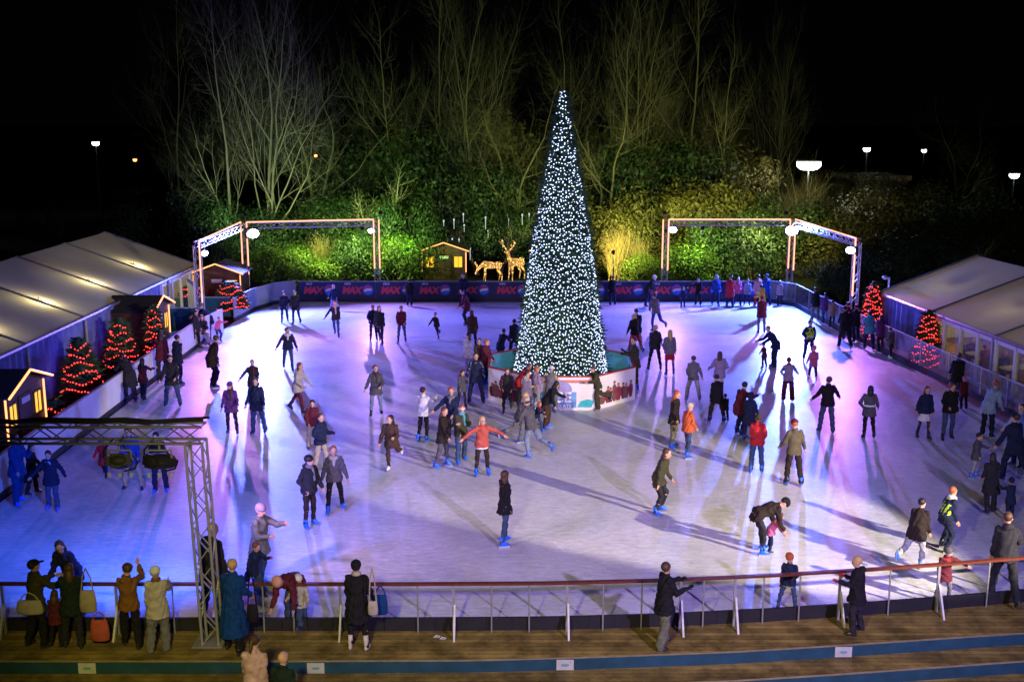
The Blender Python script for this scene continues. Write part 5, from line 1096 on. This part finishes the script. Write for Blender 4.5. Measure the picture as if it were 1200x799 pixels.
P(894, 334, 373, 230, 'stand', 'ff', 'yellow', 'hip', 'cream', 'reg', 'short', 'hairblack', 'person in bright yellow jacket behind the red-hatted man at the far right corner', feet='blackskate', group=SK)
P(892, 346, 391, 180, 'stand', 'dd', 'maroon', 'hip', 'grey', 'slim', 'short', 'hairbrown', 'man in red hat and maroon coat skating away with grey trousers', hat=('beanie', 'red'), feet='blackskate', group=SK)
P(914, 329, 358, 200, 'stand', 'dd', 'palepink', 'hip', 'dark', 'reg', 'short', 'hairgrey', 'person in pale pink coat in the far right corner', feet='blackskate', group=BR)
P(737, 367, 412, 200, 'stride', 'hh', 'black', 'short', 'red', 'skirt', 'long', 'blonde', 'long blonde woman in black jacket and red skirt beyond the enclosure', feet='blackskate', group=SK)
P(746, 362, 410, 190, 'stand', 'dd', 'black', 'hip', 'beige', 'reg', 'short', 'hairbrown', 'man in black jacket close beside the woman in red skirt', feet='blackskate', group=SK)
P(745, 395, 457, 290, 'stand', 'fr', 'olive', 'hip', 'brown', 'slim', 'short', 'hairbrown', 'youth in olive parka against the right corner of the enclosure', feet='skateblue', group=SK, glove='darkbrown')
P(767, 381, 434, 190, 'wide', 'dh', 'dark', 'short', 'black', 'slim', 'short', 'blonde', 'fair-haired youth with grey hood facing away beside a girl in red shorts', extras=('hoodback', ('collar', 'palegrey')), feet='blackskate', group=SK)
P(785, 387, 440, 185, 'stand', 'hd', 'grey', 'short', 'red', 'skirt', 'long', 'blonde', 'long blonde girl in red shorts and purple tights facing away', extras=('purpletights',), feet='skatenavy', group=SK)
P(812, 417, 470, 180, 'wide', 'hh', 'grey', 'short', 'palegrey', 'reg', 'short', 'hairbrown', 'person in grey hoodie and patterned grey trousers holding hands', extras=('hoodback',), hat=('cap', 'dark'), feet='skateblue', group=SK)
P(842, 412, 466, 180, 'stand', 'ho', 'lilac', 'hip', 'cream', 'slim', 'long', 'hairbrown', 'long-haired woman in lilac grey coat holding hands with the grey hoodie', feet='skateblue', group=SK)
P(840, 440, 495, 190, 'wide', 'dd', 'black', 'hip', 'darkbrown', 'reg', 'short', 'hairblack', 'broad person in black coat seen from behind with blue skates', extras=('bulky',), feet='skateblue', group=SK)
P(850, 462, 494, 185, 'stand', 'dd', 'black', 'hip', 'black', 'reg', 'short', 'hairblack', 'small child in black beside the broad black coat', feet='skateblue', group=SK)
P(907, 389, 431, 280, 'lean', 'rr', 'navy', 'hip', 'navy', 'reg', 'short', 'ginger', 'adult in navy bending over a small child in maroon', feet='skatenavy', group=SK, scale=1.0)
P(896, 402, 431, 300, 'stand', 'hf', 'maroon', 'hip', 'dark', 'reg', 'short', 'hairblack', 'small child in maroon held by the bending adult in navy', feet='skatenavy', group=SK)
P(866, 448, 510, 120, 'glide', 'dr', 'maroon', 'hip', 'navy', 'reg', 'short', 'hairblack', 'man in maroon jacket leaning toward a companion in a navy hood', feet='skateblue', group=SK)
P(877, 459, 517, 160, 'stand', 'dh', 'navy', 'coat', 'navy', 'reg', 'short', 'hairblack', 'companion in navy hooded coat beside the man in maroon', hat=('hood', 'navy'), feet='skateblue', group=SK)
P(886, 485, 554, 170, 'stand', 'dh', 'red', 'short', 'jeans', 'reg', 'short', 'hairbrown', 'skater in bright red jacket and olive hat looking down', hat=('beanie', 'olive'), extras=('hoodback',), feet='skateblue', group=SK)
P(930, 492, 569, 185, 'stand', 'hh', 'bronze', 'short', 'darkbrown', 'reg', 'short', 'ginger', 'skater in shiny bronze jacket and red beanie seen from behind', hat=('beanie', 'maroon'), feet='skateblue', group=SK)
P(787, 457, 525, 60, 'stand', 'dd', 'darkbrown', 'hip', 'khaki', 'slim', 'long', 'ginger', 'woman with long ginger hair in dark coat behind the orange jacket', feet='skateblue', group=SK, extras=('slim',))
P(805, 472, 536, 120, 'stand', 'dd', 'orange', 'short', 'jeans', 'slim', 'short', 'hairgrey', 'person in bright orange jacket and cream woolly hat', hat=('beanie', 'cream'), feet='skateblue', group=SK)
P(771, 524, 602, 60, 'glide', 'dd', 'olive', 'hip', 'dark', 'slim', 'mid', 'hairbrown', 'slim long-haired skater in dark olive coat alone right of the centre', feet='skateblue', group=SK, extras=('slim',))
P(893, 580, 648, 100, 'bend', 'dd', 'darkbrown', 'short', 'dark', 'slim', 'short', 'hairblack', 'adult in dark jacket bent double over a child in patterned pink', hat=('beanie', 'black'), feet='skateblue', group=SK, scale=1.0)
P(901, 604, 645, 90, 'lean', 'hh', 'pink', 'hip', 'navy', 'reg', 'short', 'hairbrown', 'small child in patterned pink coat under the bent adult', feet='shoe', group=SK, scale=.55)
P(968, 441, 507, 185, 'stand', 'oo', 'black', 'short', 'jeans', 'reg', 'short', 'hairbrown', 'man in black jacket and jeans with arms out holding a woman by the hand', feet='skatenavy', group=SK)
P(1018, 452, 514, 180, 'stand', 'oh', 'midgrey', 'hip', 'black', 'slim', 'mid', 'hairblack', 'dark-haired woman in grey patterned coat holding the hand of a man in black', extras=(('stripe', 'grey'),), feet='blackskate', group=SK)
P(923, 419, 470, 180, 'stand', 'oo', 'lilac', 'short', 'maroon', 'wide', 'short', 'hairbrown', 'child in grey-pink coat with bright red scarf and blue hat and arms out', hat=('beanie', 'navy'), extras=(('scarf', 'red'), ('sleeves', 'navy')), feet='skatewhite', group=SK)
P(947, 375, 424, 0, 'stand', 'kk', 'navy', 'short', 'navy', 'slim', 'short', 'hairblack', 'steward in hi-vis yellow vest and navy clothes facing the viewer', extras=(('vest', 'hivis'), ('stripe', 'x')), feet='skatewhite', group='rink stewards')
P(952, 405, 446, 180, 'stand', 'hh', 'pink', 'hip', 'navy', 'slim', 'short', 'pink', 'small child in checked pink coat and pink hat near the steward', hat=('beanie', 'pink'), feet='skatewhite', group=SK)
# --- along the right glass barrier
P(955, 337, 376, 200, 'stand', 'dd', 'black', 'hip', 'khaki', 'reg', 'short', 'hairblack', 'man in black jacket at the far end of the right glass barrier', feet='blackskate', group=RR)
P(967, 343, 379, 190, 'stand', 'dd', 'purple', 'hip', 'jeans', 'reg', 'short', 'hairblack', 'person in dark plum jacket and jeans second along the right barrier', feet='blackskate', group=RR)
P(975, 352, 384, 180, 'stand', 'dd', 'tan', 'hip', 'dark', 'reg', 'short', 'hairbrown', 'small figure in tan coat third along the right barrier', feet='blackskate', group=RR)
P(983, 358, 407, 180, 'stride', 'dd', 'black', 'hip', 'black', 'reg', 'short', 'hairblack', 'broad man in black skating away beside the right barrier', extras=('bulky',), feet='blackskate', group=SK)
P(992, 354, 400, 160, 'stand', 'dd', 'maroon', 'hip', 'dark', 'reg', 'short', 'hairblack', 'person in maroon top behind the broad man in black', feet='blackskate', group=RR)
P(1003, 357, 401, 190, 'stand', 'dr', 'black', 'hip', 'navy', 'reg', 'short', 'hairblack', 'dark figure left of the teal jacket at the right barrier', feet='blackskate', group=RR)
P(1018, 366, 410, 170, 'lean', 'rr', 'cyan', 'hip', 'navy', 'reg', 'short', 'hairblack', 'person in bright teal jacket leaning on the right barrier', feet='blackskate', group=RR)
P(1032, 369, 413, 200, 'stand', 'dd', 'purple', 'hip', 'dark', 'reg', 'mid', 'hairblack', 'dark plum figure right of the teal jacket at the right barrier', feet='blackskate', group=RR)
P(1044, 384, 419, 240, 'stand', 'hh', 'midgrey', 'short', 'dark', 'reg', 'short', 'hairbrown', 'small dark grey figure last in the row at the right barrier', feet='skatewhite', group=RR)
P(1081, 452, 514, 10, 'stand', 'od', 'navy', 'short', 'white', 'skirt', 'mid', 'auburn', 'girl in navy top and white skirt with one arm out', extras=('darktights',), feet='skatenavy', group=SK)
P(1109, 447, 516, 0, 'stand', 'hd', 'black', 'short', 'jeans', 'slim', 'short', 'auburn', 'man in black jacket and jeans beside the girl in white skirt', feet='blackskate', group=SK)
P(1120, 414, 472, 170, 'stand', 'dd', 'black', 'hip', 'navy', 'reg', 'short', 'hairbrown', 'large dark figure with blue scarf near the diners windows', extras=('bulky', ('scarf', 'blue')), feet='blackskate', group=RR)
P(1129, 441, 480, 180, 'stand', 'dd', 'maroon', 'hip', 'dark', 'reg', 'short', 'pink', 'small child with crimson hat beside the large dark figure', hat=('beanie', 'pink'), feet='blackskate', group=RR)
P(1156, 448, 512, 130, 'lean', 'rd', 'paleblue', 'hip', 'navy', 'reg', 'short', 'ginger', 'person with red hair and pale blue jacket leaning at the right barrier', feet='skatenavy', group=SK)
P(1192, 473, 547, 290, 'stand', 'od', 'paleblue', 'short', 'navy', 'reg', 'short', 'hairbrown', 'person in pale blue shirt pointing at the right edge', feet='skatenavy', group=SK)
P(1140, 507, 560, 60, 'stand', 'dr', 'midgrey', 'hip', 'palegrey', 'slim', 'short', 'hairblack', 'child in grey coat and pale trousers held by a large man in navy', feet='skateblue', group=SK)
P(1174, 482, 563, 200, 'stride', 'od', 'navy', 'hip', 'navy', 'reg', 'short', 'hairbrown', 'large man in navy jacket with one arm held out to a child', hat=('cap', 'navy'), extras=('bulky',), feet='skatenavy', group=SK)
P(1160, 532, 602, 185, 'stand', 'dd', 'dark', 'coat', 'dark', 'reg', 'mid', 'hairblack', 'woman in dark patterned coat seen from behind at the right', extras=('hoodback',), feet='skatenavy', group=SK)
P(1183, 560, 611, 190, 'stand', 'rd', 'navy', 'hip', 'navy', 'reg', 'short', 'hairblack', 'small child in dark clothes right of the woman in patterned coat', hat=('bobble', 'navy'), feet='skatenavy', group=SK, glove='navy')
P(1106, 570, 645, 100, 'glide', 'dd', 'navy', 'short', 'navy', 'reg', 'short', 'ginger', 'steward with white scarf and hi-vis vest behind the striding man', extras=(('vest', 'hivis'), ('collar', 'white')), feet='skatenavy', group='rink stewards')
P(1079, 588, 666, 140, 'kick2', 'dd', 'darkbrown', 'hip', 'palegrey', 'reg', 'short', 'hairblack', 'man in dark brown jacket and pale jeans striding forward at the right', extras=('bulky',), feet='skateblue', group=SK)
P(1103, 638, 706, 10, 'wide', 'dO', 'maroon', 'hip', 'grey', 'slim', 'short', 'hairblack', 'child in red jacket and striped hat standing wide by the right rail', hat=('bobble', 'midgrey'), extras=(('yoke', 'red'),), feet='skatenavy', group=SK)
P(1161, 598, 699, 170, 'stride', 'dh', 'dark', 'short', 'dark', 'reg', 'short', 'hairbrown', 'man in dark jacket with red scarf reaching to the rail at the right', extras=(('scarf', 'coral'),), feet='skatenavy', group=SK)
P(922, 646, 716, 340, 'wide', 'dr', 'navy', 'short', 'jeans', 'slim', 'short', 'hairblack', 'boy in orange hat leaning his elbows on the near rail', hat=('beanie', 'orange'), extras=(('hemline', 'palegrey'),), feet='skatenavy', group=SK, glove='brown')
finish_people()
# ---------------------------------------------------------------- vegetation
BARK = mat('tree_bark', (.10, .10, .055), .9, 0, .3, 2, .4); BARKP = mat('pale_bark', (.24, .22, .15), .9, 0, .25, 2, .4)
LEAFS = []
def leaf_mat(name, c1, c2):
    m, nt, b = _new(name); oi = nt.nodes.new('ShaderNodeTexCoord'); n = nt.nodes.new('ShaderNodeTexNoise'); n.inputs['Scale'].default_value = 2.2; n.inputs['Detail'].default_value = 6
    mx = nt.nodes.new('ShaderNodeMixRGB'); mx.inputs[1].default_value = tuple(c1) + (1,); mx.inputs[2].default_value = tuple(c2) + (1,)
    r = nt.nodes.new('ShaderNodeMapRange'); r.inputs['From Min'].default_value = .35; r.inputs['From Max'].default_value = .65
    nt.links.new(oi.outputs['Object'], n.inputs[0]); nt.links.new(n.outputs[0], r.inputs[0]); nt.links.new(r.outputs[0], mx.inputs[0]); nt.links.new(mx.outputs[0], b.inputs['Base Color'])
    b.inputs['Roughness'].default_value = .55; b.inputs['Specular IOR Level'].default_value = .3; MATS[name] = m; return m
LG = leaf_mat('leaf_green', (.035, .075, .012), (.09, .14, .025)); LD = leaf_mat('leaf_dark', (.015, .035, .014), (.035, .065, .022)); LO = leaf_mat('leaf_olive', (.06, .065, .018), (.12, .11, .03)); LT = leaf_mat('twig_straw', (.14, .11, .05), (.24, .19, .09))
def bare_tree(H, seed, spread=.32, r0=.20, levels=5, forks=1, up=.35, lean=(0, 0), kids=(4, 5)):
    q = random.Random(seed); trunk = MB(); crown = MB()
    def seg(b, p, d, L_, r, lv):
        n = 4 if lv < 2 else (3 if lv < 4 else 2); pts_ = [p.copy()]; rs = [r]
        for i in range(n):
            d = (d + Vector((q.uniform(-1, 1), q.uniform(-1, 1), q.uniform(-.5, .9))) * (.15 + .05 * lv)).normalized()
            p = p + d * L_ / n; r = r * (.86 if lv < 2 else .78); pts_.append(p.copy()); rs.append(r)
        for i in range(n): b.cyl(pts_[i], pts_[i + 1], rs[i], rs[i + 1], 6 if lv < 2 else (4 if lv < 4 else 3), False)
        return pts_, rs, d
    def grow(p, d, L_, r, lv):
        pts_, rs, de = seg(crown if lv > 0 else trunk, p, d, L_, r, lv)
        if lv >= levels: return
        k = q.randint(*kids) if lv < levels - 1 else q.randint(3, 5)
        for i in range(k):
            t = q.uniform(.30 if lv == 0 else .2, 1.0); j = min(len(pts_) - 2, int(t * (len(pts_) - 1))); u = t * (len(pts_) - 1) - j
            pp = pts_[j].lerp(pts_[j + 1], u); a = q.uniform(0, 2 * math.pi); sd = de.orthogonal().normalized(); sd = Matrix.Rotation(a, 3, de) @ sd
            nd = (de * (1 - spread) + sd * (spread + q.uniform(.1, .45)) + Vector((0, 0, up * (.6 if lv > 1 else 1)))).normalized()
            grow(pp, nd, L_ * q.uniform(.48, .74), rs[j] * q.uniform(.36, .55), lv + 1)
        grow(pts_[-1], (de + Vector((q.uniform(-.2, .2), q.uniform(-.2, .2), .2))).normalized(), L_ * .68, rs[-1] * .9, lv + 1)
    for f in range(forks):
        d = Vector((lean[0] + (q.uniform(-.22, .22) if forks > 1 else 0), lean[1] + (q.uniform(-.15, .15) if forks > 1 else 0), 1)).normalized()
        grow(Vector((0.12 * f, 0, 0)), d, H * .42, r0 * (1 if f == 0 else .8), 0)
    return trunk, crown
TEMPL = {}
def tmpl(key, *a, **k):
    t, c = bare_tree(*a, **k); TEMPL[key] = (t.mesh('trunk'), c.mesh('crown')); print('tree', key, len(c.f))
tmpl('tallA', 20, 11, .40, .21, 5, 2, .12, kids=(3, 5)); tmpl('tallB', 20, 23, .40, .20, 5, 1, .12, kids=(3, 5)); tmpl('tallC', 18, 31, .46, .20, 5, 1, .1, lean=(.10, 0), kids=(3, 5)); tmpl('wide', 14, 41, .56, .19, 5, 2, .05, kids=(3, 4))
tmpl('small', 7, 52, .45, .10, 4, 3, .25, kids=(4, 6)); tmpl('twiggy', 3.4, 61, .30, .035, 3, 9, .7, kids=(4, 6)); tmpl('lean', 8, 77, .5, .26, 4, 1, .15, lean=(.30, 0))
def put_tree(key, px, y, label, s=1.0, rz=0, bark=None, zs=1.0, name='bare_tree', cat='tree', grp='bare trees beyond the rink'):
    x = (px - 600) / F * (y * math.cos(PITCH) + CAM_H * math.sin(PITCH))
    e = empty(name, (x, y, -.05), rz, label, cat, grp); e.scale = (s * (.64 if key.startswith('tall') else 1), s * (.64 if key.startswith('tall') else 1), s * zs)
    for nm, me in zip(('trunk', 'crown'), TEMPL[key]):
        o = bpy.data.objects.new(nm, me.copy() if False else me); COL.objects.link(o); o.parent = e
        if not me.materials: me.materials.append(BARK)
        o.material_slots[0].link = 'OBJECT'; o.material_slots[0].material = bark or BARK
    return e
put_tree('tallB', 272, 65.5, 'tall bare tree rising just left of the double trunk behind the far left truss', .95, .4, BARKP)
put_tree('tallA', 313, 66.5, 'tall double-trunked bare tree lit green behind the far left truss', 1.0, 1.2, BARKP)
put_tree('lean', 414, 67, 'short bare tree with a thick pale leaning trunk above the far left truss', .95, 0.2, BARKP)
put_tree('wide', 372, 72, 'wide bare tree in the dark right of the double trunk', 1.0, 2.1)
put_tree('tallC', 455, 74, 'bare tree with fine twigs above the small lit hut, left one', .95, 3.0)
put_tree('tallB', 512, 78, 'tall thin bare tree directly above the small lit hut', 1.05, 5.0)
put_tree('tallA', 560, 75, 'bare tree with spreading limbs above the reindeer', .95, 4.0)
put_tree('wide', 600, 71, 'low wide bare tree just left of the tip of the giant lit tree', .9, .6)
put_tree('tallC', 648, 82, 'dark bare tree directly behind the giant lit tree', 1.05, 1.6)
put_tree('tallA', 742, 77, 'tall bare tree with several limbs right of the giant lit tree', 1.0, 2.6)
put_tree('wide', 708, 71, 'bare tree leaning over the bushes right beside the giant lit tree', .85, 3.3)
put_tree('tallB', 812, 80, 'tall bare tree with a twisted trunk above the far right truss', 1.05, 2.2)
put_tree('tallC', 856, 76, 'bare tree left of the large round street lamp', .85, 4.4)
put_tree('tallA', 900, 90, 'dim bare tree behind the large round street lamp', .85, .2)
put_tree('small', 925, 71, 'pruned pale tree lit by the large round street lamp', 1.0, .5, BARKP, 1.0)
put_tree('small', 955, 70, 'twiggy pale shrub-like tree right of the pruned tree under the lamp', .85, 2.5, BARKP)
put_tree('small', 1018, 80, 'small bare tree in front of the brick building', .85, 1.5)
put_tree('wide', 1120, 100, 'dark bare tree at the far right', .8, 1.1)
put_tree('tallB', 215, 80, 'dim bare tree at the far left of the wood', .9, 3.6)
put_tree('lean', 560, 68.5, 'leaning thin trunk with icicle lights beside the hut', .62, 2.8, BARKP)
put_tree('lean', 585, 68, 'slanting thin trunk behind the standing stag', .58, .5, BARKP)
TW = (('tall straw-coloured twiggy shrub right of the giant lit tree', 712, 62.5, 1.0), ('second straw-coloured shrub beyond the banner, nearer the far right truss', 738, 63.5, .85), ('thin twiggy shrub above the dark bushes left of the far left truss post', 392, 62.5, .9),
      ('straw twigs beside the pruned lit tree', 905, 66, 1.0), ('straw twigs at the right of the far right truss', 985, 66, 1.0), ('twiggy shrub left of the right marquee roof', 1040, 70, 1.0), ('twiggy shrub above the right marquee roof', 1090, 72, .95))
for l, px, y, s in TW: put_tree('twiggy', px, y, l, s * 1.15, px * .01, LT, 1.0, 'twiggy_shrub', 'shrub', 'twiggy shrubs beyond the rink')
def bush_mesh(seed, n, size, flat=1.0, up=0.0):
    q = random.Random(seed); b = MB(); lobes = [(Vector((q.uniform(-.55, .55), q.uniform(-.4, .4), q.uniform(.25, .95) * flat)), q.uniform(.22, .48)) for _ in range(15)]
    for i in range(n):
        c, r = lobes[int(q.random() ** 1.1 * len(lobes)) % len(lobes)]
        v = Vector((q.gauss(0, 1), q.gauss(0, 1), q.gauss(0, 1))).normalized(); p = c + v * r * (q.random() ** .35) * q.uniform(.85, 1.12)
        if p.z < 0: p.z = q.uniform(0, .2)
        nn = (v + Vector((q.uniform(-.9, .9), q.uniform(-.9, .9), q.uniform(-.5, 1.0)))).normalized(); u = nn.orthogonal().normalized(); u = Matrix.Rotation(q.uniform(0, 6.28), 3, nn) @ u; w = nn.cross(u); s = size * q.uniform(.5, 1.4)
        b.add([p - u * s, p + w * s * .45, p + u * s, p - w * s * .45], [(0, 1, 2, 3)])
    return b.mesh('crown')
BM = [bush_mesh(i, 9000, .029, (1.0, .9, 1.1, 1.0)[i]) for i in range(4)]
bstem = MB(); q = random.Random(8)
for i in range(7): a = q.uniform(0, 6.28); bstem.cyl((0, 0, 0), (math.cos(a) * .35, math.sin(a) * .35, q.uniform(.5, .9)), .02, .008, 4, False)
BST = bstem.mesh('stem')
def bush(px, y, w, h, m, label, k, z=-.05):
    x = (px - 600) / F * (y * math.cos(PITCH) + CAM_H * math.sin(PITCH))
    e = empty('bush', (x, y, z), k * 1.3, label, 'bush', 'bushes beyond the rink'); e.scale = (w * .75, w * .75, h * .78)
    for nm, me, mm in (('crown', BM[k % 4], m), ('stem', BST, BARK)):
        o = bpy.data.objects.new(nm, me); COL.objects.link(o); o.parent = e
        if not me.materials: me.materials.append(BARK)
        o.material_slots[0].link = 'OBJECT'; o.material_slots[0].material = mm
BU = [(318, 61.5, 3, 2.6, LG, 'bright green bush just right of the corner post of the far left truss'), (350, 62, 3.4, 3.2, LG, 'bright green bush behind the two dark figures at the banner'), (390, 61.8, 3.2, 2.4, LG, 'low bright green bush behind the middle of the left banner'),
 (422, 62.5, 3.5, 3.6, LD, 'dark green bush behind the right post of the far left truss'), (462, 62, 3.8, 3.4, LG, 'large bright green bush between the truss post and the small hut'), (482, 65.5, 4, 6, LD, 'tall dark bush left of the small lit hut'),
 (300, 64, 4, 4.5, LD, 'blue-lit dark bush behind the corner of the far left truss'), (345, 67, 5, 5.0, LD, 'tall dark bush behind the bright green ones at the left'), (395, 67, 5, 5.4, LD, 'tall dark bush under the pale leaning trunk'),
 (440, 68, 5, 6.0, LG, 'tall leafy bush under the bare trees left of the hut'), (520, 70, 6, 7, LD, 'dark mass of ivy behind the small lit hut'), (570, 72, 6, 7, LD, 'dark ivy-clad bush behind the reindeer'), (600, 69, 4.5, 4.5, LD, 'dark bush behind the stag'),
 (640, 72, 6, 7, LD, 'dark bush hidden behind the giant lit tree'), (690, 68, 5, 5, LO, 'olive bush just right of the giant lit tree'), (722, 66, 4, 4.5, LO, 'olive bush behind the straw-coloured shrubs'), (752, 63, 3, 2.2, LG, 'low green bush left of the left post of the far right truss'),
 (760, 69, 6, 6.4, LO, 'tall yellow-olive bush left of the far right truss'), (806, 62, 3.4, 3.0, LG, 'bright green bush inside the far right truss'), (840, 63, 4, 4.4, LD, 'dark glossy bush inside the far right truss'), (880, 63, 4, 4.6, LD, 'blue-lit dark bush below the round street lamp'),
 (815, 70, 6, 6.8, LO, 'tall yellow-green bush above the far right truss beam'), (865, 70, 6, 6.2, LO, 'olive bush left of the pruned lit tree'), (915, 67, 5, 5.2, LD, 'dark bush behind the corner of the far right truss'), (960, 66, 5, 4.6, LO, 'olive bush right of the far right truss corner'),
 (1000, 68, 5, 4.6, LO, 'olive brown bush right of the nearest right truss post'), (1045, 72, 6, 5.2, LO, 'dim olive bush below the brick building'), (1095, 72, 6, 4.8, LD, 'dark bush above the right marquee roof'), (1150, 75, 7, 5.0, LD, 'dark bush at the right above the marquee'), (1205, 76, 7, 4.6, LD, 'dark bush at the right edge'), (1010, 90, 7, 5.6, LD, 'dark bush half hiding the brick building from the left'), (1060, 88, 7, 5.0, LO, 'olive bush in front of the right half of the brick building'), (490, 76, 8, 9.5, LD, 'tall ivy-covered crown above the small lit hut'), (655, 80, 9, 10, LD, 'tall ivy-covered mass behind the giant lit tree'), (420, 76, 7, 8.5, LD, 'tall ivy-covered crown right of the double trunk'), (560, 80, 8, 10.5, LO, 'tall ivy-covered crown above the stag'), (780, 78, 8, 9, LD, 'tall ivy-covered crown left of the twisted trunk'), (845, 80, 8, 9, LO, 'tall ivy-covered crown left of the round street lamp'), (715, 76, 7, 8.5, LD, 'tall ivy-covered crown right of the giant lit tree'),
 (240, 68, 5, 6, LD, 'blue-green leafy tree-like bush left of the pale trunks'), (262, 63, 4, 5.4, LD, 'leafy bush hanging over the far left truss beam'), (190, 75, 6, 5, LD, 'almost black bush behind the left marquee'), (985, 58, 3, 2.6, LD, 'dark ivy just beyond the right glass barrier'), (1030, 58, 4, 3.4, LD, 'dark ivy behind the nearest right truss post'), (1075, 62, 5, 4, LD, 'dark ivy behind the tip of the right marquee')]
for i, a in enumerate(BU): bush(*a, i)
# green and amber garden floods that light the wood
for k, (x, y, z, ax, ay, az, en_, col, x5, lab) in enumerate(LP['garden']):
    e = empty('garden_spotlight', (x, y, z), 0, lab, 'spotlight', 'ground spotlights lighting the trees')
    M = (Vector((ax, ay, az)) - Vector((x, y, z))).normalized().to_track_quat('Z', 'Y').to_matrix()
    b = MB(); b.cyl(M @ Vector((0, 0, -.15)), M @ Vector((0, 0, .05)), .08, .11, 10); b.build('housing', DARKM, e); b = MB(); b.cyl(M @ Vector((0, 0, .05)), M @ Vector((0, 0, .06)), .10, .10, 10); b.build('lens', emit('garden_lens', (.6, 1, .3), 5), e)
    b = MB(); b.cyl((0, 0, -z if z < 3 else -.35), (0, 0, -.05), .02, .02, 5); b.build('stake', STEELP, e)
    l = bpy.data.lights.new('beam', 'SPOT'); l.energy = en_; l.color = col; l.spot_size = R(x5); l.spot_blend = .8; l.shadow_soft_size = .1
    o = bpy.data.objects.new('beam', l); COL.objects.link(o); o.parent = e; o.location = M @ Vector((0, 0, .12)); o.rotation_euler = (Vector((ax, ay, az)) - Vector((x, y, z))).to_track_quat('-Z', 'Y').to_euler()
w = bpy.data.worlds.new('World'); scene.world = w; w.use_nodes = True
bg = w.node_tree.nodes['Background']; bg.inputs[0].default_value = (.35, .32, .60, 1); bg.inputs[1].default_value = LP['sky']
vs = scene.view_settings; vs.view_transform = 'Standard'; vs.look = 'None'; vs.gamma = 1; vs.exposure = LP['exp']
c = scene.cycles; c.use_denoising = True; c.max_bounces = 6; c.diffuse_bounces = 3; c.glossy_bounces = 3; c.transparent_max_bounces = 12; c.transmission_bounces = 4
c.sample_clamp_indirect = 3; c.sample_clamp_direct = 0; c.caustics_reflective = False; c.caustics_refractive = False; c.use_light_tree = True
